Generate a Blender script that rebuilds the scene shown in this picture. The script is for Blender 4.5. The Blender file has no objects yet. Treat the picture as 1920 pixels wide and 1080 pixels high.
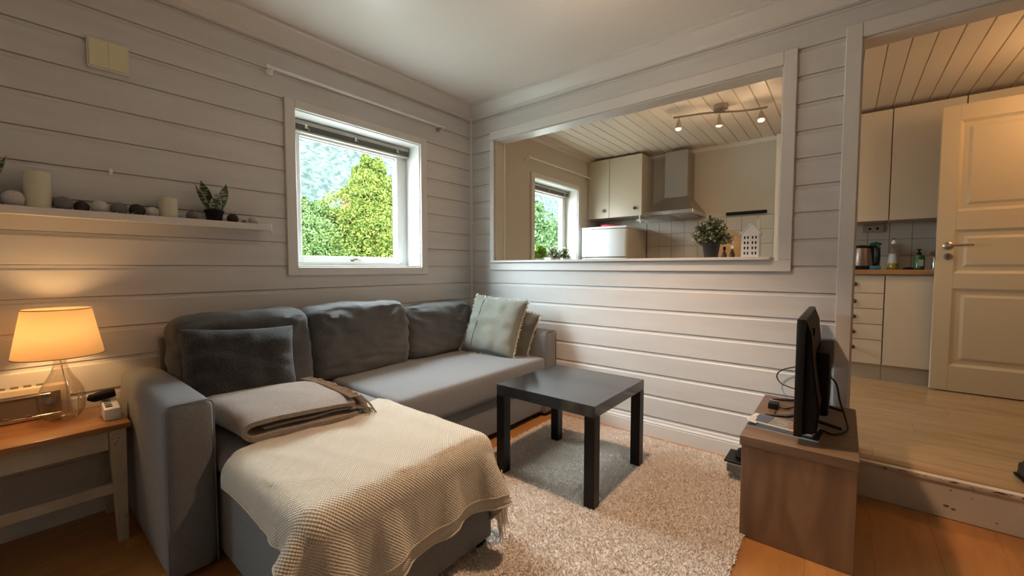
import bpy, bmesh, math, random
import numpy as np
from mathutils import Vector, Matrix, noise

random.seed(7)
np.random.seed(7)
S = bpy.context.scene
COL = S.collection

# ------------------------------------------------------------------ camera
cam_d = bpy.data.cameras.new('camera')
cam = bpy.data.objects.new('camera', cam_d)
COL.objects.link(cam)
cam_d.sensor_width = 36.0
cam_d.lens = 771.8 * 36 / 1920
cam_d.clip_start = 0.05
cam_d.clip_end = 2000
_R = Vector((0.77836636, 0.62780986, 0.00076357))
_U = Vector((-0.03143745, 0.03776176, 0.99879214))
_F = Vector((-0.62702272, 0.77745021, -0.04912922))
M = Matrix((_R, _U, -_F)).transposed().to_4x4()
M.translation = Vector((2.46702, -2.51235, 1.04694))
cam.matrix_world = M
S.camera = cam

# ------------------------------------------------------------------ look, sky, lights
S.view_settings.view_transform = 'Standard'
S.view_settings.look = 'None'
S.view_settings.exposure = 0.08
S.view_settings.gamma = 1.0
S.view_settings.use_curve_mapping = False
SKY = 60.0
W = bpy.data.worlds.new('overcast_sky')
S.world = W
W.use_nodes = True
bgn = W.node_tree.nodes['Background']
bgn.inputs['Color'].default_value = (0.82, 0.93, 1.0, 1)
# CIE overcast sky: three times brighter overhead than at the horizon
_n, _l = W.node_tree.nodes, W.node_tree.links
_tc = _n.new('ShaderNodeTexCoord')
_sx = _n.new('ShaderNodeSeparateXYZ')
_l.new(_tc.outputs['Generated'], _sx.inputs[0])
_cl = _n.new('ShaderNodeMath')
_cl.operation = 'MAXIMUM'
_cl.inputs[1].default_value = 0.0
_l.new(_sx.outputs['Z'], _cl.inputs[0])
_ma = _n.new('ShaderNodeMath')
_ma.operation = 'MULTIPLY_ADD'
_ma.inputs[1].default_value = SKY * 2 / 3
_ma.inputs[2].default_value = SKY / 3
_l.new(_cl.outputs[0], _ma.inputs[0])
_l.new(_ma.outputs[0], bgn.inputs['Strength'])


def lamp(name, kind, loc, power, color, size=0.05, rot=None, **kw):
    d = bpy.data.lights.new(name, kind)
    d.energy = power
    d.color = color
    if kind == 'AREA':
        d.shape = 'RECTANGLE'
        d.size, d.size_y = size
    else:
        d.shadow_soft_size = size
    o = bpy.data.objects.new(name, d)
    COL.objects.link(o)
    o.location = loc
    if rot:
        o.rotation_euler = rot
    for k, v in kw.items():
        setattr(d, k, v)
    return o


PI = math.pi
for nm, yc, zc, wy, wz in (('portal_window', -0.99, 1.5, 0.89, 0.90), ('portal_kitchen', 1.33, 1.5, 0.89, 0.90),
                           ('portal_rear', -3.80, 1.60, 0.80, 0.80)):
    p = lamp(nm, 'AREA', (-0.19, yc, zc), 1, (1, 1, 1), size=(wz, wy), rot=(0, -PI / 2, 0))
    p.data.cycles.is_portal = True

WARM = (1.0, 0.62, 0.30)
lamp('ceiling_bulb_light', 'POINT', (1.68, -0.95, 2.12), 4.0, (1.0, 0.66, 0.42), 0.035)
lamp('ceiling_spot_light', 'SPOT', (1.68, -0.95, 2.17), 100, (1.0, 0.64, 0.40), 0.03, spot_size=1.70, spot_blend=0.6)
lamp('table_bulb_light', 'POINT', (0.15, -2.39, 0.80), 11.0, (1.0, 0.50, 0.17), 0.03)
lamp('hall_bulb_light', 'POINT', (3.62, 1.10, 2.12), 10, (1.0, 0.56, 0.24), 0.10)


# ------------------------------------------------------------------ materials
def mat(name, col, rough=0.6, metal=0.0, col2=None, nscale=8.0, nmix=0.5, bump=0.0, bscale=60.0, stretch=(1, 1, 1),
        emit=None, estr=0.0, alpha=None, spec=0.5, sheen=0.0, coat=0.0, world=False, detail=4.0, rand=0.0, ramp=(0.35, 0.65)):
    m = bpy.data.materials.new(name)
    m.use_nodes = True
    nt = m.node_tree
    N, L = nt.nodes, nt.links
    b = N['Principled BSDF']
    b.inputs['Base Color'].default_value = (*col, 1)
    b.inputs['Roughness'].default_value = rough
    b.inputs['Metallic'].default_value = metal
    b.inputs['Specular IOR Level'].default_value = spec
    if sheen:
        b.inputs['Sheen Weight'].default_value = sheen
        b.inputs['Sheen Roughness'].default_value = 0.6
    if coat:
        b.inputs['Coat Weight'].default_value = coat
        b.inputs['Coat Roughness'].default_value = 0.1
    if emit:
        b.inputs['Emission Color'].default_value = (*emit, 1)
        b.inputs['Emission Strength'].default_value = estr
    vec = None
    if col2 or bump or rand:
        if world:
            g = N.new('ShaderNodeNewGeometry')
            src = g.outputs['Position']
        else:
            g = N.new('ShaderNodeTexCoord')
            src = g.outputs['Object']
        oi = N.new('ShaderNodeObjectInfo')
        mp = N.new('ShaderNodeMapping')
        L.new(src, mp.inputs['Vector'])
        mp.inputs['Scale'].default_value = stretch
        if not world:
            mu = N.new('ShaderNodeMath')
            mu.operation = 'MULTIPLY'
            mu.inputs[1].default_value = 37.0
            L.new(oi.outputs['Random'], mu.inputs[0])
            L.new(mu.outputs[0], mp.inputs['Location'])
        vec = mp.outputs['Vector']
    out = None
    if col2:
        n = N.new('ShaderNodeTexNoise')
        n.inputs['Scale'].default_value = nscale
        n.inputs['Detail'].default_value = detail
        if detail == 8: n.inputs['Distortion'].default_value = 0.9
        L.new(vec, n.inputs['Vector'])
        r = N.new('ShaderNodeValToRGB')
        r.color_ramp.elements[0].position = ramp[0]
        r.color_ramp.elements[1].position = ramp[1]
        r.color_ramp.elements[0].color = (*col, 1)
        r.color_ramp.elements[1].color = (*col2, 1)
        L.new(n.outputs['Fac'], r.inputs['Fac'])
        out = r.outputs['Color']
    if rand:
        hv = N.new('ShaderNodeHueSaturation')
        mr = N.new('ShaderNodeMapRange')
        mr.inputs['To Min'].default_value = 1 - rand
        mr.inputs['To Max'].default_value = 1 + rand
        L.new(oi.outputs['Random'], mr.inputs['Value'])
        L.new(mr.outputs['Result'], hv.inputs['Value'])
        if out:
            L.new(out, hv.inputs['Color'])
        else:
            hv.inputs['Color'].default_value = (*col, 1)
        out = hv.outputs['Color']
    if out:
        L.new(out, b.inputs['Base Color'])
    if bump:
        n2 = N.new('ShaderNodeTexNoise')
        n2.inputs['Scale'].default_value = bscale
        n2.inputs['Detail'].default_value = 3
        L.new(vec, n2.inputs['Vector'])
        bp = N.new('ShaderNodeBump')
        bp.inputs['Strength'].default_value = bump
        bp.inputs['Distance'].default_value = 0.01
        L.new(n2.outputs['Fac'], bp.inputs['Height'])
        L.new(bp.outputs['Normal'], b.inputs['Normal'])
    return m


def glass_mat(name, tint=(1, 1, 1), refl=0.5, ior=1.45, edge=0.0):
    m = bpy.data.materials.new(name)
    m.use_nodes = True
    nt = m.node_tree
    N, L = nt.nodes, nt.links
    N.remove(N['Principled BSDF'])
    t = N.new('ShaderNodeBsdfTransparent')
    t.inputs['Color'].default_value = (*tint, 1)
    g = N.new('ShaderNodeBsdfGlossy')
    g.inputs['Roughness'].default_value = 0.03
    f = N.new('ShaderNodeLayerWeight')
    f.inputs['Blend'].default_value = 0.5
    pw = N.new('ShaderNodeMath')
    pw.operation = 'POWER'
    pw.inputs[1].default_value = 4.0
    L.new(f.outputs['Facing'], pw.inputs[0])
    mu = N.new('ShaderNodeMath')
    mu.operation = 'MULTIPLY_ADD'
    mu.inputs[1].default_value = refl * 0.75
    mu.inputs[2].default_value = 0.06 * refl
    mx = N.new('ShaderNodeMixShader')
    L.new(pw.outputs[0], mu.inputs[0])
    L.new(mu.outputs[0], mx.inputs['Fac'])
    L.new(t.outputs[0], mx.inputs[1])
    L.new(g.outputs[0], mx.inputs[2])
    L.new(mx.outputs[0], N['Material Output'].inputs['Surface'])
    return m


def shade_mat(name, col, trans):
    m = bpy.data.materials.new(name)
    m.use_nodes = True
    nt = m.node_tree
    N, L = nt.nodes, nt.links
    N.remove(N['Principled BSDF'])
    d = N.new('ShaderNodeBsdfDiffuse')
    d.inputs['Color'].default_value = (*col, 1)
    t = N.new('ShaderNodeBsdfTranslucent')
    t.inputs['Color'].default_value = (*trans, 1)
    mx = N.new('ShaderNodeMixShader')
    mx.inputs['Fac'].default_value = 0.55
    L.new(d.outputs[0], mx.inputs[1])
    L.new(t.outputs[0], mx.inputs[2])
    L.new(mx.outputs[0], N['Material Output'].inputs['Surface'])
    return m


def fabric_mat(name, c1, c2, scale=420, bump=0.35, sheen=0.25, rough=0.95):
    m = mat(name, c1, rough, col2=c2, nscale=scale, bump=bump, bscale=scale * 1.3, sheen=sheen, detail=2, spec=0.15, ramp=(0.38, 0.62))
    return m


def knit_mat(name, c1, c2, cell=110.0):
    """waffle knit: a fine grid of raised stitches"""
    m = bpy.data.materials.new(name)
    m.use_nodes = True
    nt = m.node_tree
    N, L = nt.nodes, nt.links
    b = N['Principled BSDF']
    b.inputs['Roughness'].default_value = 0.95
    b.inputs['Specular IOR Level'].default_value = 0.1
    b.inputs['Sheen Weight'].default_value = 0.2
    uv = N.new('ShaderNodeUVMap')
    uv.uv_map = 'UVMap'
    sp = N.new('ShaderNodeSeparateXYZ')
    L.new(uv.outputs[0], sp.inputs[0])
    sn = []
    for k in ('X', 'Y'):
        mu = N.new('ShaderNodeMath')
        mu.operation = 'MULTIPLY'
        mu.inputs[1].default_value = cell * 2 * PI
        L.new(sp.outputs[k], mu.inputs[0])
        s = N.new('ShaderNodeMath')
        s.operation = 'SINE'
        L.new(mu.outputs[0], s.inputs[0])
        sn.append(s)
    pr = N.new('ShaderNodeMath')
    pr.operation = 'MULTIPLY'
    L.new(sn[0].outputs[0], pr.inputs[0])
    L.new(sn[1].outputs[0], pr.inputs[1])
    mr = N.new('ShaderNodeMapRange')
    mr.inputs['From Min'].default_value = -0.8
    mr.inputs['From Max'].default_value = 0.5
    L.new(pr.outputs[0], mr.inputs['Value'])
    cr = N.new('ShaderNodeMixRGB')
    cr.inputs[1].default_value = (*c2, 1)
    cr.inputs[2].default_value = (*c1, 1)
    L.new(mr.outputs[0], cr.inputs['Fac'])
    L.new(cr.outputs[0], b.inputs['Base Color'])
    bp = N.new('ShaderNodeBump')
    bp.inputs['Strength'].default_value = 0.6
    bp.inputs['Distance'].default_value = 0.004
    L.new(pr.outputs[0], bp.inputs['Height'])
    L.new(bp.outputs['Normal'], b.inputs['Normal'])
    return m


def wood_mat(name, c1, c2, axis='y', rough=0.45, fine=1.0, rand=0.06, coat=0.0, bump=0.05, ramp=(0.3, 0.72)):
    st = {'x': (1.5, 11, 11), 'y': (11, 1.5, 11), 'z': (9, 9, 1.8)}[axis]
    st = tuple(s * fine for s in st)
    return mat(name, c1, rough, col2=c2, nscale=1.6, stretch=st, bump=bump, bscale=9, rand=rand, detail=8, coat=coat, ramp=ramp)


MT = {}
MT['wall'] = mat('painted_board', (0.65, 0.64, 0.625), 0.42, col2=(0.61, 0.60, 0.585), nscale=3, bump=0.04, bscale=30, stretch=(1, 1, 6))
MT['trim'] = mat('painted_trim', (0.70, 0.685, 0.655), 0.38)
MT['winwhite'] = mat('window_white', (0.80, 0.80, 0.78), 0.35)
MT['ceil'] = mat('ceiling_panel', (0.80, 0.775, 0.73), 0.30, spec=0.35)
MT['plaster'] = mat('beige_plaster', (0.58, 0.54, 0.465), 0.7, bump=0.03, bscale=80, world=True)
MT['kceil'] = mat('ceiling_plank', (0.76, 0.67, 0.56), 0.4, rand=0.05)
MT['dark'] = mat('dark_gap', (0.09, 0.065, 0.045), 0.9)
MT['cab'] = mat('cabinet_cream', (0.60, 0.53, 0.42), 0.45)
MT['cab2'] = mat('cabinet_body', (0.55, 0.49, 0.40), 0.5)
MT['tile'] = mat('white_tile', (0.56, 0.52, 0.46), 0.14, rand=0.03)
MT['grout'] = mat('grout', (0.24, 0.20, 0.16), 0.9)
MT['floor'] = wood_mat('orange_laminate', (0.50, 0.225, 0.065), (0.36, 0.15, 0.04), 'y', 0.30, rand=0.07, coat=0.15)
MT['kfloor'] = wood_mat('pale_laminate', (0.46, 0.31, 0.165), (0.34, 0.21, 0.10), 'x', 0.22, rand=0.04, coat=0.2, fine=1.2)
MT['nosing'] = wood_mat('nosing_wood', (0.42, 0.28, 0.15), (0.32, 0.20, 0.10), 'x', 0.4)
MT['steppaint'] = mat('worn_step_paint', (0.68, 0.62, 0.53), 0.55, col2=(0.60, 0.54, 0.44), nscale=5)
MT['chip'] = mat('bare_chipped_wood', (0.16, 0.09, 0.045), 0.8)
MT['sofa'] = fabric_mat('grey_sofa_weave', (0.205, 0.208, 0.218), (0.125, 0.127, 0.133), 420)
MT['sofacush'] = fabric_mat('grey_cushion_weave', (0.125, 0.124, 0.122), (0.058, 0.058, 0.057), 330)
MT['sofapipe'] = mat('grey_piping', (0.17, 0.17, 0.175), 0.9)
MT['fluff'] = fabric_mat('charcoal_fleece', (0.034, 0.032, 0.034), (0.013, 0.012, 0.013), 150, bump=0.9, sheen=0.3)
MT['sage'] = fabric_mat('sage_linen', (0.235, 0.24, 0.20), (0.145, 0.15, 0.125), 500, bump=0.2)
MT['sage2'] = fabric_mat('olive_linen', (0.115, 0.112, 0.085), (0.075, 0.072, 0.055), 500, bump=0.2)
MT['sagefr'] = mat('frayed_edge', (0.42, 0.41, 0.34), 0.95)
MT['knit'] = knit_mat('cream_waffle_knit', (0.72, 0.68, 0.585), (0.40, 0.355, 0.28))
MT['yarn'] = mat('cream_yarn', (0.64, 0.56, 0.45), 0.95)
MT['taupe'] = fabric_mat('taupe_wool', (0.27, 0.215, 0.17), (0.175, 0.135, 0.105), 260, bump=0.5, sheen=0.5)
MT['taupeyarn'] = mat('taupe_yarn', (0.25, 0.20, 0.16), 0.95)
MT['blk'] = mat('black_lacquer', (0.006, 0.005, 0.005), 0.38, spec=0.25)
MT['blktop'] = mat('black_table_top', (0.022, 0.023, 0.025), 0.13, spec=0.9)
MT['plastic'] = mat('black_plastic', (0.006, 0.006, 0.006), 0.42, spec=0.3)
MT['matte'] = mat('matte_black', (0.006, 0.0055, 0.0055), 0.75, spec=0.25)
MT['cable'] = mat('black_cable', (0.012, 0.012, 0.012), 0.6)
MT['oak'] = wood_mat('grey_brown_oak', (0.28, 0.155, 0.075), (0.13, 0.070, 0.034), 'z', 0.45, fine=0.9, rand=0.02, ramp=(0.25, 0.75))
MT['oakh'] = wood_mat('grey_brown_oak_flat', (0.21, 0.128, 0.072), (0.12, 0.070, 0.040), 'x', 0.42, fine=0.9, rand=0.02)
MT['pine'] = wood_mat('worn_pine_top', (0.50, 0.24, 0.085), (0.24, 0.10, 0.035), 'y', 0.3, fine=0.8, rand=0.0, coat=0.3)
MT['oldwhite'] = mat('chipped_white_paint', (0.50, 0.46, 0.38), 0.55, col2=(0.42, 0.38, 0.30), nscale=9)
MT['steel'] = mat('brushed_steel', (0.40, 0.37, 0.34), 0.33, metal=0.9, bump=0.02, bscale=200)
MT['chrome'] = mat('polished_chrome', (0.62, 0.60, 0.57), 0.16, metal=1)
MT['nickel'] = mat('satin_nickel', (0.42, 0.38, 0.33), 0.3, metal=0.95)
MT['knob'] = mat('dark_wood_knob', (0.075, 0.035, 0.02), 0.35)
MT['fridge'] = mat('fridge_white', (0.70, 0.72, 0.72), 0.28)
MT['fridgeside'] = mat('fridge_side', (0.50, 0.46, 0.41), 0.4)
MT['white'] = mat('white_ceramic', (0.90, 0.89, 0.87), 0.35)
MT['whiteplastic'] = mat('white_plastic', (0.84, 0.83, 0.80), 0.35)
MT['cream'] = mat('cream_wax', (0.66, 0.62, 0.48), 0.45)
MT['vent'] = mat('yellowed_plastic', (0.74, 0.70, 0.46), 0.5)
MT['green'] = mat('green_leaf', (0.10, 0.17, 0.055), 0.5, col2=(0.055, 0.10, 0.035), nscale=30)
MT['sageleaf'] = mat('grey_green_leaf', (0.24, 0.29, 0.17), 0.55, col2=(0.13, 0.17, 0.09), nscale=30)
MT['blossom'] = mat('cream_blossom', (0.66, 0.64, 0.46), 0.6)
MT['brightleaf'] = mat('bright_leaf', (0.42, 0.60, 0.10), 0.5, col2=(0.25, 0.42, 0.06), nscale=30)
MT['stem'] = mat('brown_stem', (0.09, 0.06, 0.035), 0.7)
MT['soil'] = mat('dark_soil', (0.03, 0.02, 0.015), 0.9)
MT['board'] = wood_mat('serving_board', (0.50, 0.29, 0.12), (0.40, 0.22, 0.085), 'x', 0.4)
MT['counter'] = wood_mat('oak_counter', (0.42, 0.235, 0.10), (0.33, 0.17, 0.07), 'x', 0.3)
MT['snake'] = mat('snake_leaf', (0.030, 0.055, 0.035), 0.4, col2=(0.33, 0.38, 0.27), nscale=16, stretch=(2.2, 2.2, 9), detail=2, ramp=(0.50, 0.60))
MT['snakeedge'] = mat('pale_leaf_edge', (0.42, 0.46, 0.32), 0.45)
MT['ballwhite'] = mat('white_cotton_thread', (0.60, 0.57, 0.55), 0.8, bump=0.5, bscale=220)
MT['ballgrey'] = mat('grey_cotton_thread', (0.19, 0.185, 0.18), 0.8, bump=0.5, bscale=220)
MT['balldark'] = mat('charcoal_cotton_thread', (0.045, 0.043, 0.043), 0.8, bump=0.5, bscale=220)
MT['pane'] = glass_mat('window_glass', (0.98, 1.0, 0.99), 0.12)
MT['lampglass'] = glass_mat('lamp_glass', (0.97, 0.95, 0.93), 1.0, 1.5)
MT['clearglass'] = glass_mat('clear_plastic', (0.93, 0.94, 0.93), 0.9, 1.4)
MT['shade'] = shade_mat('cream_shade_cloth', (0.60, 0.48, 0.34), (0.36, 0.25, 0.14))
MT['bulb'] = mat('lit_bulb', (1, 0.9, 0.7), 0.4, emit=(1.0, 0.72, 0.36), estr=30)
MT['spotbulb'] = mat('lit_spot', (1, 0.9, 0.6), 0.4, emit=(1.0, 0.76, 0.30), estr=3.5)
MT['radio'] = mat('cream_radio_body', (0.62, 0.55, 0.44), 0.4)
MT['radiodark'] = mat('radio_panel', (0.16, 0.13, 0.10), 0.35)
MT['blind'] = mat('blind_slats', (0.20, 0.19, 0.16), 0.5)
MT['blindrail'] = mat('blind_rail', (0.36, 0.34, 0.28), 0.4)
MT['red'] = mat('red_cloth', (0.62, 0.06, 0.08), 0.6)
MT['paper'] = mat('paper_white', (0.62, 0.60, 0.58), 0.5)
MT['coverblue'] = mat('dark_blue_cover', (0.055, 0.065, 0.10), 0.25)
MT['coverbeige'] = mat('beige_cover', (0.30, 0.27, 0.22), 0.3, col2=(0.12, 0.11, 0.09), nscale=60)
MT['coverorange'] = mat('orange_photo', (0.50, 0.20, 0.05), 0.3, col2=(0.10, 0.07, 0.05), nscale=60)
MT['coverdark'] = mat('dark_cover', (0.035, 0.035, 0.045), 0.25)
MT['greenbottle'] = mat('green_bottle', (0.05, 0.14, 0.07), 0.2, spec=0.7)
MT['labelpale'] = mat('pale_label', (0.33, 0.42, 0.33), 0.5)
MT['soapyellow'] = mat('yellow_soap', (0.40, 0.32, 0.03), 0.2)
MT['labelwhite'] = mat('white_label', (0.50, 0.52, 0.56), 0.4)
MT['trigger'] = mat('green_trigger', (0.01, 0.10, 0.06), 0.3)
MT['spraybottle'] = mat('blue_spray_bottle', (0.13, 0.22, 0.30), 0.25)
MT['blue'] = mat('blue_sponge', (0.03, 0.14, 0.24), 0.6)
MT['kettlesteel'] = mat('kettle_steel', (0.30, 0.25, 0.22), 0.3, metal=0.8)
MT['brownglass'] = mat('brown_bottle', (0.05, 0.028, 0.012), 0.15)
MT['leather'] = mat('black_leather', (0.010, 0.009, 0.010), 0.4)
MT['bookgrey'] = mat('grey_cloth_cover', (0.16, 0.155, 0.14), 0.7)
MT['rugbase'] = mat('rug_backing', (0.66, 0.59, 0.52), 0.95, world=True)
MT['rug'] = mat('greige_pile', (0.92, 0.84, 0.76), 0.95, col2=(0.66, 0.58, 0.51), nscale=120, world=True, sheen=0.3, detail=2, spec=0.05)
MT['door'] = mat('painted_door', (0.60, 0.51, 0.36), 0.42)
MT['socket'] = mat('beige_socket', (0.34, 0.29, 0.24), 0.5)
MT['mount'] = mat('spruce_hillside', (0.0135, 0.0185, 0.0165), 0.9, col2=(0.035, 0.042, 0.037), nscale=0.55, world=True, detail=6, spec=0.0)  # distance haze is put into the greyed blue-green of the forest
MT['grass'] = mat('pale_gravel_yard', (0.20, 0.19, 0.17), 0.9, col2=(0.14, 0.14, 0.12), nscale=2, world=True, spec=0.0)  # unseen ground coloured pale to bounce sky light up to the ceiling
MT['larch'] = mat('yellow_green_needles', (0.092, 0.105, 0.020), 0.7, col2=(0.042, 0.064, 0.015), nscale=5, world=True, detail=4, spec=0.0)
MT['larch2'] = mat('fresh_green_leaves', (0.066, 0.096, 0.031), 0.7, col2=(0.032, 0.056, 0.020), nscale=5, world=True, spec=0.0)
MT['hedge'] = mat('hedge_leaves', (0.054, 0.085, 0.033), 0.7, col2=(0.026, 0.048, 0.019), nscale=3, world=True, spec=0.0)
MT['bark'] = mat('bark', (0.05, 0.035, 0.025), 0.9, spec=0.0)
MT['outwall'] = mat('outside_cladding', (0.35, 0.33, 0.30), 0.8)
MT['roof'] = mat('grey_roof_edge', (0.10, 0.11, 0.11), 0.7)

# ------------------------------------------------------------------ helpers
WP = {}


def tag(o, label=None, cat=None, group=None, kind=None):
    if label: o['label'] = label
    if cat: o['category'] = cat
    if group: o['group'] = group
    if kind: o['kind'] = kind
    return o


def empty(name, loc, label=None, cat=None, group=None, kind=None, rz=0.0):
    o = bpy.data.objects.new(name, None)
    COL.objects.link(o)
    o.location = loc
    o.rotation_euler = (0, 0, rz)
    o.empty_display_size = 0.05
    WP[o] = (Matrix.Translation(Vector(loc)) @ Matrix.Rotation(rz, 4, 'Z'))
    return tag(o, label, cat, group, kind)


def link_obj(name, me, m, parent=None, smooth=False, local=False, center=None):
    """me holds world coordinates (or the root's own when local)"""
    if m is not None:
        for mm in (m if isinstance(m, (list, tuple)) else [m]):
            me.materials.append(mm)
    o = bpy.data.objects.new(name, me)
    COL.objects.link(o)
    n = len(me.vertices)
    co = np.empty(n * 3)
    me.vertices.foreach_get('co', co)
    co = co.reshape(-1, 3)
    c = Vector(center) if center is not None else Vector(((co.min(0) + co.max(0)) / 2).tolist())
    co = co - np.array(c)
    me.vertices.foreach_set('co', co.ravel())
    PW = WP[parent] if parent is not None else Matrix.Identity(4)
    if parent is not None:
        o.parent = parent
    if local:
        o.location = c
        WP[o] = PW @ Matrix.Translation(c)
    else:
        inv = PW.inverted()
        o.matrix_local = inv @ Matrix.Translation(c)
        WP[o] = Matrix.Translation(c)
    me.update()
    if smooth:
        me.polygons.foreach_set('use_smooth', [True] * len(me.polygons))
        try:
            me.set_sharp_from_angle(angle=math.radians(smooth if smooth is not True else 40))
        except Exception:
            pass
    return o


class B:
    """collects shapes into one mesh"""

    def __init__(s):
        s.bm = bmesh.new()

    def box(s, x0, x1, y0, y1, z0, z1, bev=0.0, seg=1, rot=None, piv=None):
        b2 = bmesh.new()
        bmesh.ops.create_cube(b2, size=1)
        for v in b2.verts:
            v.co = Vector(((x0 + x1) / 2 + v.co.x * (x1 - x0), (y0 + y1) / 2 + v.co.y * (y1 - y0), (z0 + z1) / 2 + v.co.z * (z1 - z0)))
        if bev:
            bmesh.ops.bevel(b2, geom=b2.edges[:], offset=bev, segments=seg, affect='EDGES', profile=0.5)
        if rot is not None:
            pv = Vector(piv) if piv else Vector(((x0 + x1) / 2, (y0 + y1) / 2, (z0 + z1) / 2))
            for v in b2.verts:
                v.co = pv + rot @ (v.co - pv)
        s.merge(b2)
        return s

    def merge(s, b2):
        me = bpy.data.meshes.new('t')
        b2.to_mesh(me)
        b2.free()
        s.bm.from_mesh(me)
        bpy.data.meshes.remove(me)

    def prism(s, poly, axis, a0, a1):
        """poly: 2-D points in the two other axes (in xyz order), extruded along axis"""
        def P(u, v, a):
            return {'x': (a, u, v), 'y': (u, a, v), 'z': (u, v, a)}[axis]
        v0 = [s.bm.verts.new(P(u, v, a0)) for u, v in poly]
        v1 = [s.bm.verts.new(P(u, v, a1)) for u, v in poly]
        n = len(poly)
        fs = [s.bm.faces.new(v0), s.bm.faces.new(v1[::-1])]
        for i in range(n):
            fs.append(s.bm.faces.new((v0[(i + 1) % n], v0[i], v1[i], v1[(i + 1) % n])))
        bmesh.ops.recalc_face_normals(s.bm, faces=fs)
        return s

    def lathe(s, prof, c=(0, 0, 0), n=24, cap=True, mat3=None):
        rings = []
        for r, z in prof:
            ring = []
            for i in range(n):
                a = 2 * PI * i / n
                p = Vector((r * math.cos(a), r * math.sin(a), z))
                if mat3 is not None: p = mat3 @ p
                ring.append(s.bm.verts.new(Vector(c) + p))
            rings.append(ring)
        fs = []
        for a, b in zip(rings, rings[1:]):
            for i in range(n):
                fs.append(s.bm.faces.new((a[i], a[(i + 1) % n], b[(i + 1) % n], b[i])))
        if cap:
            fs.append(s.bm.faces.new(rings[0][::-1]))
            fs.append(s.bm.faces.new(rings[-1]))
        bmesh.ops.recalc_face_normals(s.bm, faces=fs)
        return s

    def tube(s, pts, r, n=8, cap=True):
        pts = [Vector(p) for p in pts]
        rings = []
        up = Vector((0.13, 0.31, 0.94)).normalized()
        for i, p in enumerate(pts):
            t = (pts[min(i + 1, len(pts) - 1)] - pts[max(i - 1, 0)]).normalized()
            a = t.cross(up)
            if a.length < 0.05: a = t.cross(Vector((1, 0, 0)))
            a.normalize()
            b = t.cross(a).normalized()
            rr = r[i] if isinstance(r, (list, tuple)) else r
            rings.append([s.bm.verts.new(p + (a * math.cos(2 * PI * k / n) + b * math.sin(2 * PI * k / n)) * rr) for k in range(n)])
        for q, w in zip(rings, rings[1:]):
            for k in range(n):
                s.bm.faces.new((q[k], q[(k + 1) % n], w[(k + 1) % n], w[k]))
        if cap:
            s.bm.faces.new(rings[0][::-1])
            s.bm.faces.new(rings[-1])
        return s

    def quad(s, *p):
        s.bm.faces.new([s.bm.verts.new(q) for q in p])
        return s

    def done(s, name, m, parent=None, smooth=False, local=False, center=None):
        me = bpy.data.meshes.new(name)
        s.bm.normal_update()
        s.bm.to_mesh(me)
        s.bm.free()
        return link_obj(name, me, m, parent, smooth, local, center)


def BX(name, m, parent, x0, x1, y0, y1, z0, z1, bev=0.0, seg=1, smooth=False, local=False):
    return B().box(x0, x1, y0, y1, z0, z1, bev, seg).done(name, m, parent, smooth or (40 if bev and seg > 1 else False), local)


def copy_tree(o, parent=None):
    c = o.copy()
    COL.objects.link(c)
    if parent is not None:
        c.parent = parent
    for ch in o.children:
        copy_tree(ch, c)
    return c


def bez(pts, n=10):
    """Catmull-Rom through pts"""
    P = [Vector(p) for p in pts]
    P = [P[0] * 2 - P[1]] + P + [P[-1] * 2 - P[-2]]
    out = []
    for i in range(1, len(P) - 2):
        for k in range(n):
            t = k / n
            out.append(0.5 * ((2 * P[i]) + (-P[i - 1] + P[i + 1]) * t + (2 * P[i - 1] - 5 * P[i] + 4 * P[i + 1] - P[i + 2]) * t * t
                              + (-P[i - 1] + 3 * P[i] - 3 * P[i + 1] + P[i + 2]) * t ** 3))
    out.append(P[-2])
    return out


def struct(o):
    o['kind'] = 'structure'
    return o


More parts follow.
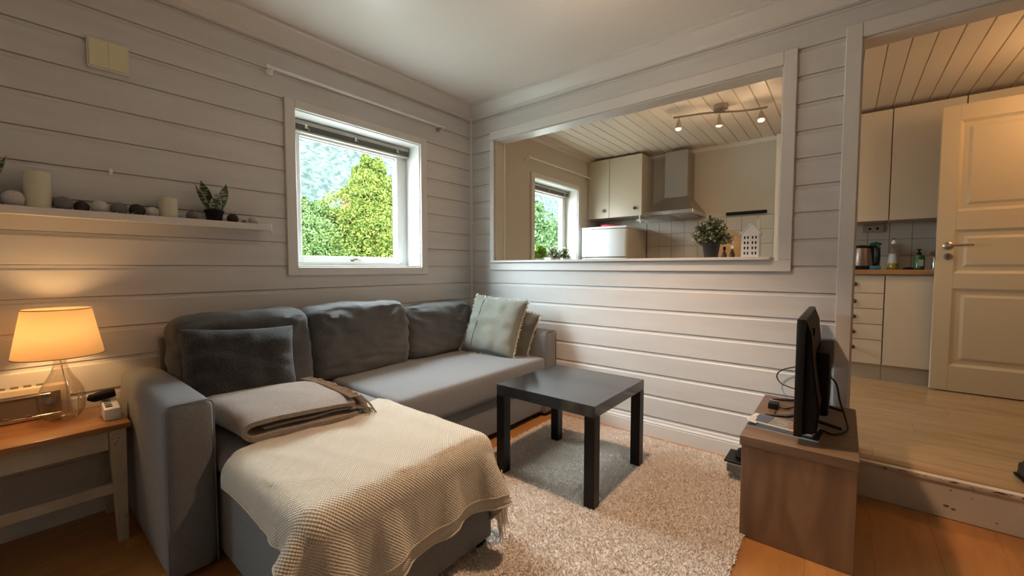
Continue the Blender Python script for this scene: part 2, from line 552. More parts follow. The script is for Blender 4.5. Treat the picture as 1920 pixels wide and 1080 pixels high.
def soft_box(name, m, parent, x0, x1, y0, y1, z0, z1, r=0.03, cuts=(10, 10, 6), puff=(0, 0, 0), wr=0.0, wscale=6.0, seed=0.0, wdir=(1, 1, 1), post=None):
    """rounded, puffed box; puff = how far each pair of faces bulges"""
    h = Vector(((x1 - x0) / 2, (y1 - y0) / 2, (z1 - z0) / 2))
    c = Vector(((x0 + x1) / 2, (y0 + y1) / 2, (z0 + z1) / 2))
    b2 = bmesh.new()
    idx = {}
    nx, ny, nz = cuts

    def lin(n, hh):
        e = r
        k = 4
        a = [-hh + e * (1 - math.cos(PI / 2 * i / k)) for i in range(k)]
        mid = [-hh + e + (2 * hh - 2 * e) * i / n for i in range(n + 1)]
        return a + mid + [-q for q in a[::-1]]
    ax = [lin(nx, h.x), lin(ny, h.y), lin(nz, h.z)]

    def V(i, j, k):
        key = (i, j, k)
        if key not in idx:
            p = Vector((ax[0][i], ax[1][j], ax[2][k]))
            inner = Vector([max(-h[q] + r, min(h[q] - r, p[q])) for q in range(3)])
            d = p - inner
            if d.length > 1e-9:
                p = inner + d.normalized() * r
            u = [p[q] / h[q] for q in range(3)]
            f = [max(0.0, 1 - u[q] * u[q]) for q in range(3)]
            q = Vector((u[0] * puff[0] * math.sqrt(f[1] * f[2]), u[1] * puff[1] * math.sqrt(f[0] * f[2]), u[2] * puff[2] * math.sqrt(f[0] * f[1])))
            p = p + q
            if wr:
                s = Vector((p.x * wdir[0], p.y * wdir[1], p.z * wdir[2])) * wscale + Vector((seed, seed * 1.7, -seed))
                n1 = noise.noise(s)
                n1 = 0.6 * n1 + 0.5 * (0.45 - abs(noise.noise(s * 1.7 + Vector((5, 1, 2))))) + 0.25 * noise.noise(s * 3.3)
                dn = Vector((u[0] ** 5, u[1] ** 5, u[2] ** 5))
                if dn.length > 0: dn.normalize()
                p = p + dn * n1 * wr
            if post: p = post(p, u)
            idx[key] = b2.verts.new(p + c)
        return idx[key]
    NX, NY, NZ = [len(a) - 1 for a in ax]
    for i in range(NX):
        for j in range(NY):
            b2.faces.new((V(i, j, 0), V(i, j + 1, 0), V(i + 1, j + 1, 0), V(i + 1, j, 0)))
            b2.faces.new((V(i, j, NZ), V(i + 1, j, NZ), V(i + 1, j + 1, NZ), V(i, j + 1, NZ)))
    for i in range(NX):
        for k in range(NZ):
            b2.faces.new((V(i, 0, k), V(i + 1, 0, k), V(i + 1, 0, k + 1), V(i, 0, k + 1)))
            b2.faces.new((V(i, NY, k), V(i, NY, k + 1), V(i + 1, NY, k + 1), V(i + 1, NY, k)))
    for j in range(NY):
        for k in range(NZ):
            b2.faces.new((V(0, j, k), V(0, j, k + 1), V(0, j + 1, k + 1), V(0, j + 1, k)))
            b2.faces.new((V(NX, j, k), V(NX, j + 1, k), V(NX, j + 1, k + 1), V(NX, j, k + 1)))
    bb = B()
    bb.bm.free()
    bb.bm = b2
    return bb.done(name, m, parent, smooth=60)


# ------------------------------------------------------------------ the setting
ZC = 2.37          # living room ceiling
ZK = 2.355         # kitchen ceiling
KF = 0.17          # kitchen floor
XR = 4.3
YR = -5.0
SP, Z0 = 0.1334, 1.0579
WINS = [(-1.433, -0.542, 1.05, 1.95)]
REAR = (-4.20, -3.40, 1.20, 2.00)


def wall_rows(zb):
    zs = [zb]
    k = -20
    while True:
        z = Z0 + k * SP
        k += 1
        if z <= zb + 0.015: continue
        if z > 2.30: break
        zs.append(z)
    zs.append(2.31)
    return list(zip(zs, zs[1:]))


def board_mesh_poly(z0, z1):
    """outline of one panel board: (depth, height), front face at depth 0, rounded recessed top edge"""
    return [(-0.012, z0), (-0.0005, z0), (0.0, z0 + 0.002), (0.0, z1 - 0.022), (-0.005, z1 - 0.016), (-0.0065, z1 - 0.0022), (-0.012, z1 - 0.0022)]


# ---- left wall (outer wall, x = 0), shared by living room and kitchen
wl = B()
HO = [(-1.433, -0.542, 1.05, 1.95), (REAR[0], REAR[1], REAR[2], REAR[3]), (0.895, 1.77, 1.05, 1.955)]


def wall_with_holes(b, x0, x1, y0, y1, z0, z1, holes):
    hs = sorted(holes)
    y = y0
    for (a, c, d, e) in hs:
        b.box(x0, x1, y, a, z0, z1)
        b.box(x0, x1, a, c, z0, d)
        b.box(x0, x1, a, c, e, z1)
        y = c
    b.box(x0, x1, y, y1, z0, z1)


wall_with_holes(wl, -0.20, -0.012, YR - 0.2, 0.05, -0.05, 2.45, HO[:2])
wall_left = struct(wl.done('wall_left', MT['dark']))
for (z0, z1) in wall_rows(0.0):
    segs = [(YR, -0.004)]
    for (a, c, d, e) in [HO[0], HO[1]]:
        ca, cc, cd, ce = a - 0.02, c + 0.02, d - 0.02, e + 0.02
        if z1 > cd and z0 < ce:
            ns = []
            for (s0, s1) in segs:
                if s0 < ca and s1 > cc:
                    ns += [(s0, ca), (cc, s1)]
                else:
                    ns.append((s0, s1))
            segs = ns
    for (a, c, d, e) in [HO[0], HO[1]]:
        ca, cc, cd, ce = a - 0.02, c + 0.02, d - 0.02, e + 0.02
        if z1 > cd and z0 < cd - 0.01: B().prism([(-0.012, z0), (0.0, z0 + 0.001), (0.0, cd), (-0.012, cd)], 'y', ca, cc).done('board', MT['wall'], wall_left)
        if z1 > ce + 0.01 and z0 < ce: B().prism([(-0.012, ce), (0.0, ce), (0.0, z1 - 0.018), (-0.0055, z1 - 0.010), (-0.007, z1), (-0.012, z1)], 'y', ca, cc).done('board', MT['wall'], wall_left)
    for s0, s1 in segs:
        B().prism(board_mesh_poly(z0, z1), 'y', s0, s1).done('board', MT['wall'], wall_left)

# ---- wall between living room and kitchen (y = 0)
T = 0.11
OP = (0.262, 2.20, 1.085, 2.062)
DR = (2.50, 3.72, 2.095)
wb = B()
wb.box(-0.012, OP[0], 0.012, T, -0.05, 2.45)
wb.box(OP[0], OP[1], 0.012, T, -0.05, OP[2])
wb.box(OP[0], OP[1], 0.012, T, OP[3], 2.45)
wb.box(OP[1], DR[0], 0.012, T, -0.05, 2.45)
wb.box(DR[0], DR[1], 0.012, T, DR[2], 2.45)
wb.box(DR[1], XR + 0.1, 0.012, T, -0.05, 2.45)
wall_back = struct(wb.done('wall_back', MT['plaster']))
for (z0, z1) in wall_rows(0.0):
    segs = [(0.004, DR[0] - 0.03 if z0 < 2.11 else XR)]
    if z0 < 2.11: segs.append((DR[1] + 0.03, XR))
    if z1 > 1.04 and z0 < 2.12:
        s0, s1 = segs.pop(0)
        segs += [(s0, 0.235), (2.245, s1)]
    if z1 > 1.04 and z0 < 1.03: B().prism([(0.012, z0), (0.0, z0 + 0.001), (0.0, 1.045), (0.012, 1.045)], 'x', 0.235, 2.245).done('board', MT['wall'], wall_back)
    if z1 > 2.13 and z0 < 2.12: B().prism([(0.012, 2.115), (0.0, 2.115), (0.0, z1 - 0.018), (0.0055, z1 - 0.010), (0.007, z1), (0.012, z1)], 'x', 0.235, 2.245).done('board', MT['wall'], wall_back)
    for s0, s1 in segs:
        poly = [(-d, z) for d, z in board_mesh_poly(z0, z1)]
        B().prism(poly, 'x', s0, s1).done('board', MT['wall'], wall_back)
# dark slot in front of the backing so joints read dark
# ---- remaining walls, behind the camera
struct(B().box(XR, XR + 0.15, YR, 0.0, -0.05, 2.45).done('wall_right', MT['wall']))
struct(B().box(0.0, XR, YR - 0.15, YR, -0.05, 2.45).done('wall_rear', MT['wall']))
# ---- kitchen walls
kw = B()
wall_with_holes(kw, -0.20, 0.0, 0.05, 2.55, -0.05, 2.45, [HO[2]])
struct(kw.done('wall_kitchen_left', MT['plaster']))
wall_kb = struct(B().box(0.0, 3.9, 2.38, 2.55, -0.05, 2.45).done('wall_kitchen_back', MT['plaster']))
struct(B().box(3.9, 4.05, T, 2.55, -0.05, 2.45).done('wall_kitchen_right', MT['plaster']))

# ---- ceilings
struct(B().box(-0.05, XR, YR, 0.012, ZC, ZC + 0.08).done('ceiling', MT['ceil']))
kc = struct(B().box(0.0, 3.9, T, 2.4, ZK + 0.012, ZK + 0.09).done('ceiling_kitchen', MT['dark']))
xs = 2.521 - 0.105 * 24
while xs < 3.9:
    a, b_ = max(xs, 0.0), min(xs + 0.105, 3.9)
    w = 0.0045
    poly = [(a + 0.001, ZK + 0.012), (a + 0.001, ZK + 0.006), (a + w, ZK), (b_ - w, ZK), (b_ - 0.001, ZK + 0.006), (b_ - 0.001, ZK + 0.012)]
    if b_ - a > 0.03:
        B().prism(poly, 'y', T, 2.38).done('plank', MT['kceil'], kc)
    xs += 0.105

# ---- floors
fl = struct(B().box(-0.1, XR, YR, 0.0, -0.06, -0.011).done('floor', MT['dark']))
x = 2.391 - 0.19 * 13
row = 0
while x < XR:
    x1 = min(x + 0.19, XR)
    x0 = max(x, 0.0)
    y = YR - (row * 0.43) % 1.2
    while y < -0.0:
        y0, y1 = max(y, YR), min(y + 1.2, 0.0)
        if y1 - y0 > 0.02 and x1 - x0 > 0.02:
            B().box(x0 + 0.0002, x1 - 0.0002, y0 + 0.0002, y1 - 0.0002, -0.011, 0.0, bev=0.0005).done('plank', MT['floor'], fl)
        y += 1.2
    x = x + 0.19
    row += 1
kf = struct(B().box(0.0, 3.9, T, 2.38, 0.05, KF - 0.009).box(DR[0], DR[1], -0.05, T, 0.02, KF - 0.009).done('floor_kitchen', MT['dark']))
y = 0.012
row = 0
while y < 2.38:
    y1 = min(y + 0.165, 2.38)
    x = 0.0 - (row * 0.37) % 1.3
    while x < 3.9:
        x0, x1 = max(x, 0.0), min(x + 1.3, 3.9)
        if y < T: x0 = max(x0, DR[0]); x1 = min(x1, DR[1])
        if x1 - x0 > 0.03:
            B().box(x0 + 0.0003, x1 - 0.0003, y + 0.0003, y1 - 0.0003, KF - 0.009, KF, bev=0.0006).done('plank', MT['kfloor'], kf)
        x += 1.3
    y = y1
    row += 1

# ---- the step up into the kitchen
st = struct(empty('trim_1', (3.1, -0.07, 0.0)))
BX('riser', MT['steppaint'], st, DR[0] - 0.03, XR, -0.07, -0.0125, 0.0, 0.158, 0.004)
BX('step_edge', MT['steppaint'], st, DR[0] - 0.03, XR, -0.078, -0.045, 0.150, 0.170, 0.004, 2)
BX('nosing', MT['nosing'], st, DR[0], DR[1], -0.0450, 0.011, 0.156, 0.1735, 0.003)
cb = B()
for i in range(46):
    px = 2.62 + abs(random.gauss(0.0, 0.20)) + random.random() * 0.45
    zz = random.choice([0.166, 0.168, 0.163, 0.155, 0.159])
    s = random.uniform(0.003, 0.010)
    n = 7
    vs = [cb.bm.verts.new((px + s * random.uniform(0.7, 1.8) * math.cos(2 * PI * k / n), -0.0788, zz - 0.003 + s * 0.35 * random.uniform(0.5, 1) * math.sin(2 * PI * k / n))) for k in range(n)]
    cb.bm.faces.new(vs)
for px, zz, s in ((2.83, 0.055, 0.007), (2.85, 0.048, 0.006), (2.97, 0.035, 0.004), (2.84, 0.125, 0.004), (2.90, 0.11, 0.003)):
    vs = [cb.bm.verts.new((px + s * 1.6 * math.cos(2 * PI * k / 7) * random.uniform(0.6, 1), -0.0708, zz + s * 0.6 * math.sin(2 * PI * k / 7))) for k in range(7)]
    cb.bm.faces.new(vs)
tag(cb.done('chipped_paint', MT['chip'], st), kind='stuff')

# ---- crown moulding, corner bead, baseboards
crown = [(0.0, 2.262), (0.012, 2.262), (0.016, 2.285), (0.045, 2.315), (0.060, 2.350), (0.075, 2.356), (0.075, ZC), (0.0, ZC)]
struct(B().prism(crown, 'y', YR, 0.0).done('trim_2', MT['trim'], smooth=30))
struct(B().prism([(-a, b) for a, b in crown], 'x', 0.0, XR).done('trim_3', MT['trim'], smooth=30))
struct(B().prism([(0.0, 0.0), (0.016, 0.0), (0.013, -0.009), (0.009, -0.013), (0.0, -0.016)], 'z', 0.0, 2.265).done('trim_4', MT['trim'], smooth=50))
bbp = [(0.0, 0.0), (-0.014, 0.0), (-0.014, 0.074), (-0.011, 0.080), (-0.014, 0.084), (-0.010, 0.090), (0.0, 0.092)]
struct(B().prism(bbp, 'x', 0.014, DR[0] - 0.06).done('baseboard_back', MT['trim']))
struct(B().prism([(-a, b) for a, b in bbp], 'y', YR, -0.014).done('baseboard_left', MT['trim']))
kcr = [(2.38, ZK), (2.352, ZK), (2.356, ZK - 0.012), (2.368, ZK - 0.020), (2.372, ZK - 0.034), (2.38, ZK - 0.034)]
struct(B().prism(kcr, 'x', 0.0, 3.9).done('trim_5', MT['trim']))
struct(B().prism([(0.0, ZK), (0.026, ZK), (0.022, ZK - 0.012), (0.008, ZK - 0.022), (0.0, ZK - 0.034)], 'y', T, 2.352).done('trim_6', MT['trim']))

# ---- serving-hatch opening casing and sill
oc = struct(empty('trim_7', (1.24, 0.0, 1.03)))
E0 = -0.016
BX('casing_left', MT['trim'], oc, 0.221, 0.262, E0, 0.0, 1.088, 2.062, 0.0025)
BX('casing_right', MT['trim'], oc, 2.20, 2.257, E0, 0.0, 1.088, 2.132, 0.0025)
BX('casing_top', MT['trim'], oc, 0.221, 2.1995, E0, 0.0, 2.0625, 2.132, 0.0025)
BX('casing_bottom', MT['trim'], oc, 0.221, 2.257, E0, 0.0, 1.028, 1.0875, 0.0025)
BX('lining', MT['plaster'], oc, 0.262, 0.268, 0.0, T + 0.004, 1.105, 2.062)
BX('lining', MT['trim'], oc, 2.194, 2.20, 0.0, T + 0.004, 1.105, 2.062)
BX('lining', MT['trim'], oc, 0.268, 2.194, 0.0, T + 0.004, 2.056, 2.062)
BX('edge_strip', MT['trim'], oc, 0.262, 0.274, T - 0.012, T + 0.010, 1.105, 2.056)
BX('sill', MT['trim'], oc, 0.240, 2.168, -0.040, T + 0.03, 1.088, 1.105, 0.003)

# ---- doorway casing
dc = struct(empty('door_1', (3.1, 0.0, KF)))
BX('casing_left', MT['trim'], dc, 2.440, 2.500, -0.018, 0.0, 0.0, 2.16, 0.003)
BX('casing_right', MT['trim'], dc, 3.72, 3.78, -0.018, 0.0, 0.17, 2.16, 0.003)
BX('casing_top', MT['trim'], dc, 2.5005, 3.7195, -0.018, 0.0, 2.096, 2.16, 0.003)
BX('jamb', MT['trim'], dc, 2.496, 2.5065, 0.0, T, KF, 2.096)
BX('jamb', MT['trim'], dc, 3.7135, 3.724, 0.0, T, KF, 2.096)
BX('head_jamb', MT['trim'], dc, 2.5065, 3.7135, 0.0, T, 2.0855, 2.096)


# ---- windows
def window(name, y0, y1, z0, z1, kind='full', handle=True):
    w = struct(empty(name, (0.0, (y0 + y1) / 2, z0)))
    cw = 0.057
    f = MT['winwhite']
    BX('casing_side', MT['trim'], w, 0.0, 0.017, y0 - cw, y0, z0 - 0.05, z1 + 0.05, 0.003)
    BX('casing_side', MT['trim'], w, 0.0, 0.017, y1, y1 + cw, z0 - 0.05, z1 + 0.05, 0.003)
    BX('casing_head', MT['trim'], w, 0.0, 0.0169, y0, y1, z1, z1 + 0.05, 0.003)
    BX('casing_foot', MT['trim'], w, 0.0, 0.0169, y0, y1, z0 - 0.05, z0, 0.003)
    D = -0.20
    BX('reveal', f, w, D, 0.0, y0 - 0.004, y0 + 0.006, z0, z1)
    BX('reveal', f, w, D, 0.0, y1 - 0.006, y1 + 0.004, z0, z1)
    BX('reveal', f, w, D, 0.0, y0 + 0.006, y1 - 0.006, z1 - 0.006, z1 + 0.004)
    BX('window_sill', f, w, D, 0.004, y0 + 0.006, y1 - 0.006, z0 - 0.004, z0 + 0.010, 0.002)
    a, b, c, d = y0 + 0.006, y1 - 0.006, z0 + 0.010, z1 - 0.006
    x0, x1 = -0.22, -0.155
    fr = B()
    t = 0.045
    fr.box(x0, x1, a, a + t, c, d).box(x0, x1, b - t, b, c, d).box(x0, x1, a + t, b - t, c, c + 0.018).box(x0, x1, a + t, b - t, d - t, d)
    fr.done('window_frame', f, w)
    s0, s1, s2, s3 = a + t + 0.003, b - t - 0.003, c + 0.020, d - t - 0.003
    q = 0.042
    sa = B()
    X0, X1 = -0.205, -0.148
    sa.box(X0, X1, s0, s0 + q, s2, s3, 0.003).box(X0, X1, s1 - q, s1, s2, s3, 0.003).box(X0, X1, s0 + q, s1 - q, s2, s2 + q, 0.003).box(X0, X1, s0 + q, s1 - q, s3 - q, s3, 0.003)
    sash = sa.done('sash', f, w)
    BX('gasket', MT['matte'], sash, -0.172, -0.170, s0 + q - 0.002, s0 + q + 0.003, s2 + q, s3 - q)
    BX('gasket', MT['matte'], sash, -0.172, -0.170, s1 - q - 0.003, s1 - q + 0.002, s2 + q, s3 - q)
    BX('gasket', MT['matte'], sash, -0.172, -0.170, s0 + q, s1 - q, s3 - q - 0.004, s3 - q + 0.002)
    BX('pane', MT['pane'], w, -0.182, -0.176, s0 + q - 0.005, s1 - q + 0.005, s2 + q - 0.005, s3 - q + 0.005)
    if handle:
        ym = (y0 + y1) / 2 + 0.02
        h = B().box(-0.148, -0.138, ym - 0.03, ym + 0.03, s2 + 0.010, s2 + 0.032, 0.003, 2)
        h.tube([(-0.135, ym + 0.0, s2 + 0.022), (-0.118, ym + 0.005, s2 + 0.024), (-0.116, ym + 0.075, s2 + 0.034)], 0.006, 8)
        h.done('window_handle', MT['nickel'], w, smooth=40)
        B().box(-0.150, -0.132, ym - 0.055, ym - 0.035, s2 + 0.006, s2 + 0.026, 0.003).done('catch', MT['chrome'], w)
    return w


window('window_1', -1.433, -0.542, 1.05, 1.95)
window('window_2', 0.895, 1.77, 1.05, 1.955)
window('window_3', REAR[0], REAR[1], REAR[2], REAR[3], handle=False)


def blind(y0, y1, ztop, label):
    t = empty('venetian_blind', (-0.10, (y0 + y1) / 2, ztop - 0.07), label, 'blind')
    BX('head_rail', MT['blindrail'], t, -0.145, -0.110, y0, y1, ztop - 0.026, ztop, 0.002)
    for i in range(7):
        z = ztop - 0.030 - i * 0.0042
        B().box(-0.142, -0.112, y0 + 0.004, y1 - 0.004, z - 0.0022, z, 0.0008).done('slat', MT['blind'], t)
    BX('bottom_rail', MT['blindrail'], t, -0.144, -0.110, y0 + 0.002, y1 - 0.002, ztop - 0.072, ztop - 0.060, 0.002)
    for f in (0.12, 0.5, 0.88):
        yy = y0 + (y1 - y0) * f
        BX('clip', MT['chrome'], t, -0.109, -0.104, yy - 0.008, yy + 0.008, ztop - 0.050, ztop - 0.022, 0.001)
        B().tube([(-0.106, yy, ztop - 0.03), (-0.104, yy + 0.012, ztop - 0.045), (-0.107, yy + 0.02, ztop - 0.058)], 0.003, 6).done('cord_loop', MT['chrome'], t)
    return t


blind(-1.42, -0.555, 1.938, 'raised venetian blind at the top of the living room window above the sofa')
blind(0.91, 1.755, 1.944, 'raised venetian blind at the top of the small kitchen window')


def curtain_rod(y0, y1, z, label, fin=0.012):
    fin = 0
    t = empty('curtain_rod', (0.0, (y0 + y1) / 2, z), label, 'curtain rod')
    B().tube([(0.062, y0, z), (0.062, y1, z)], 0.0068, 10).done('rod', MT['whiteplastic'], t, smooth=True)
    for y, s in ((y0, -1), (y1, 1)):
        yy = y - s * 0.012
        b = B().lathe([(0.017, 0), (0.017, 0.008), (0.008, 0.012)], (0.0125, yy, z - 0.012), 12, mat3=Matrix.Rotation(PI / 2, 3, 'Y'))
        b.tube([(0.012, yy, z - 0.012), (0.040, yy, z - 0.012), (0.062, yy, z)], 0.008, 8)
        b.done('bracket', MT['nickel'] if s > 0 else MT['whiteplastic'], t, smooth=True)
        B().lathe([(0.004, 0), (0.010, 0.004), (0.011, 0.012), (0.006, 0.020)], (0.062, y, z), 12, mat3=Matrix.Rotation(-s * PI / 2, 3, 'X')).done('finial', MT['whiteplastic'], t, smooth=True)


curtain_rod(-1.575, -0.365, 2.112, 'thin white curtain rod on the board wall above the living room window')
curtain_rod(0.745, 1.96, 2.118, 'thin white curtain rod above the kitchen window')

# ------------------------------------------------------------------ kitchen
# tiles
tiles = B()
tl = struct(B().box(0.60, 3.12, 2.372, 2.38, 1.02, 1.590).done('wall_tiling', MT['grout']))
xx = 0.756 - 0.1435 * 1
cols = []
while xx < 3.1:
    cols.append(xx)
    xx += 0.1435
for cx in cols:
    for r_ in range(4):
        zb = 1.587 - 0.145 * (r_ + 1)
        z0 = max(zb, 1.02)
        B().box(cx + 0.0015, cx + 0.142, 2.3665, 2.374, z0 + 0.0015, zb + 0.1435, bev=0.0012).done('tile', MT['tile'], tl)

# left upper cabinet
uc = empty('wall_cabinet', (0.34, 2.2, 1.63), 'cream two-door wall cabinet over the fridge', 'cabinet')
BX('body', MT['cab2'], uc, 0.004, 0.674, 2.04, 2.378, 1.640, 2.322)
for (a, b, kx) in ((0.006, 0.281, 0.217), (0.285, 0.676, 0.605)):
    d = BX('door', MT['cab'], uc, a, b, 2.020, 2.0385, 1.636, 2.325, 0.0025)
    B().lathe([(0.006, 0), (0.006, 0.010), (0.017, 0.014), (0.019, 0.022), (0.012, 0.028)], (kx, 2.020, 1.722), 16, mat3=Matrix.Rotation(PI / 2, 3, 'X')).done('knob', MT['knob'], d, smooth=True)

# right upper cabinets
for (x0, x1, lab) in ((2.33, 2.733, 'narrow cream wall cabinet seen just inside the doorway, nearest the door frame'), (2.737, 3.138, 'wide cream wall cabinet above the soap bottles, behind the open door'),
                      (3.142, 3.60, 'cream wall cabinet mostly hidden behind the top of the open door')):
    c = empty('wall_cabinet', ((x0 + x1) / 2, 2.2, 1.43), lab, 'cabinet', None)
    BX('body', MT['cab2'], c, x0 + 0.002, x1 - 0.002, 2.04, 2.372, 1.440, 2.318)
    BX('door', MT['cab'], c, x0 + 0.001, x1 - 0.001, 2.020, 2.0385, 1.434, 2.322, 0.002)

# base cabinets
bc = empty('base_cabinet', (2.52, 2.05, KF), 'cream drawer unit with five drawers and dark knobs below the kettle', 'cabinet')
BX('body', MT['cab2'], bc, 2.33, 2.713, 1.77, 2.37, 0.294, 0.995)
BX('plinth', MT['cab2'], bc, 2.33, 2.713, 1.80, 1.82, KF, 0.294)
zs = [0.294, 0.484, 0.606, 0.728, 0.849, 0.985]
for a, b in zip(zs, zs[1:]):
    d = BX('drawer', MT['cab'], bc, 2.333, 2.710, 1.750, 1.7695, a + 0.002, b - 0.002, 0.002)
    B().lathe([(0.006, 0), (0.006, 0.008), (0.016, 0.013), (0.017, 0.020), (0.010, 0.026)], (2.535, 1.750, b - 0.064), 14, mat3=Matrix.Rotation(PI / 2, 3, 'X')).done('knob', MT['knob'], d, smooth=True)
bd = empty('base_cabinet', (2.95, 2.05, KF), 'plain cream base cabinet door left of the open white door', 'cabinet')
BX('body', MT['cab2'], bd, 2.715, 3.60, 1.77, 2.37, 0.294, 0.995)
BX('plinth', MT['cab2'], bd, 2.715, 3.60, 1.80, 1.82, KF, 0.294)
BX('door', MT['cab'], bd, 2.717, 3.16, 1.750, 1.7695, 0.296, 0.983, 0.002)
BX('door', MT['cab'], bd, 3.163, 3.60, 1.750, 1.7695, 0.296, 0.983, 0.002)
ct = B().box(0.70, 3.62, 1.725, 2.366, 0.998, 1.034, 0.003).done('worktop', MT['counter'])
tag(ct, 'long oak worktop with soap bottles and kettle on it', 'worktop')

# fridge
fr = empty('fridge', (0.34, 2.05, KF), 'white fridge with freezer door beside the kitchen window', 'fridge')
BX('body', MT['fridgeside'], fr, 0.075, 0.607, 1.80, 2.36, KF + 0.001, 1.485, 0.004)


def fdoor(z0, z1, top):
    b2 = B()
    prof = [(0.070, 1.797), (0.070, 1.762), (0.085, 1.750), (0.34, 1.738), (0.597, 1.750), (0.611, 1.762), (0.611, 1.797)]
    b2.prism(prof, 'z', z0, z1)
    return b2.done('door', MT['fridge'], fr, smooth=40)


fdoor(1.172, 1.478, True)
fdoor(KF + 0.05, 1.160, False)
B().prism([(0.068, 1.80), (0.068, 1.765), (0.20, 1.746), (0.34, 1.742), (0.48, 1.746), (0.613, 1.765), (0.613, 1.80), (0.613, 2.355), (0.068, 2.355)], 'z', 1.486, 1.508).done('top_panel', MT['fridge'], fr, smooth=40)
rd = B()
for i in range(14):
    a = i / 14 * 2 * PI
    rd.box(0.30 + 0.07 * math.cos(a) - 0.035, 0.30 + 0.07 * math.cos(a) + 0.035, 1.95 + 0.06 * math.sin(a) - 0.03, 1.95 + 0.06 * math.sin(a) + 0.03, 1.508, 1.524 + 0.012 * (i % 3) / 2, 0.007, 2)
rd = B().lathe([(0.030, 0.0), (0.075, 0.004), (0.110, 0.018), (0.120, 0.034), (0.112, 0.034), (0.10, 0.020), (0.04, 0.010)], (0.32, 2.00, 1.509), 24)
tag(rd.done('shallow_bowl', MT['red'], smooth=True), 'shallow red dish lying on top of the white fridge', 'dish')

# small hanging lamp with plug under the cabinet
hk = empty('hook_lamp', (0.66, 2.03, 1.60), 'small white hook with clear trinkets hanging under the wall cabinet beside the hood', 'hook')
BX('hook', MT['whiteplastic'], hk, 0.643, 0.657, 2.03, 2.045, 1.600, 1.640, 0.003)
for i, (dx, dz, r) in enumerate(((0, -0.05, 0.017), (0.028, -0.045, 0.014), (-0.026, -0.055, 0.014), (0.045, -0.07, 0.012), (0.01, -0.075, 0.014))):
    B().lathe([(0.002, -r), (r * 0.8, -r * 0.6), (r, 0), (r * 0.8, r * 0.6), (0.002, r)], (0.650 + dx, 2.04, 1.640 + dz), 10).done('trinket', MT['clearglass'] if i % 2 else MT['whiteplastic'], hk, smooth=True)
B().tube(bez([(0.65, 2.037, 1.60), (0.70, 2.037, 1.575), (0.735, 2.037, 1.56), (0.745, 2.037, 1.53)], 6), 0.003, 6).done('cord', MT['whiteplastic'], hk)

# extractor hood
ho = empty('extractor_hood', (1.0, 2.1, 1.60), 'brushed steel chimney extractor hood between cabinet and bare wall', 'extractor hood')
BX('chimney', MT['steel'], ho, 0.895, 1.135, 2.115, 2.366, 1.80, 2.31, 0.002)
hb = B()
bm = hb.bm
lo = [(0.762, 1.87), (1.262, 1.87), (1.262, 2.366), (0.762, 2.366)]
up = [(0.895, 2.115), (1.135, 2.115), (1.135, 2.366), (0.895, 2.366)]
v0 = [bm.verts.new((x, y, 1.645)) for x, y in lo]
v1 = [bm.verts.new((x, y, 1.815)) for x, y in up]
for i in range(4):
    bm.faces.new((v0[i], v0[(i + 1) % 4], v1[(i + 1) % 4], v1[i]))
bm.faces.new(v1)
bm.faces.new(v0[::-1])
hb.done('canopy', MT['steel'], ho)
BX('front_lip', MT['chrome'], ho, 0.760, 1.264, 1.868, 2.366, 1.605, 1.6445, 0.003)
for k in range(2):
    BX('filter', MT['nickel'], ho, 0.80 + 0.22 * k, 1.0 + 0.22 * k, 1.90, 2.30, 1.598, 1.6045, 0.002)

# black magnetic rail
kr = B().box(1.468, 1.840, 2.345, 2.3675, 1.602, 1.634, 0.003).done('knife_rail', MT['matte'])
tag(kr, 'black magnetic knife rail on the wall above the tiles', 'knife rail')

# white post at right edge of hatch
struct(B().box(1.935, 2.005, 2.10, 2.366, 1.035, 2.30, 0.003).done('trim_8', MT['trim']))
pp = tag(B().tube([(1.905, 2.355, 1.445), (1.925, 2.34, 1.445), (1.925, 2.335, 1.20), (1.925, 2.335, 1.10)], 0.006, 8).done('wall_pipe', MT['trim'], smooth=True), 'thin pale pipe on tiles beside the white post', 'pipe')

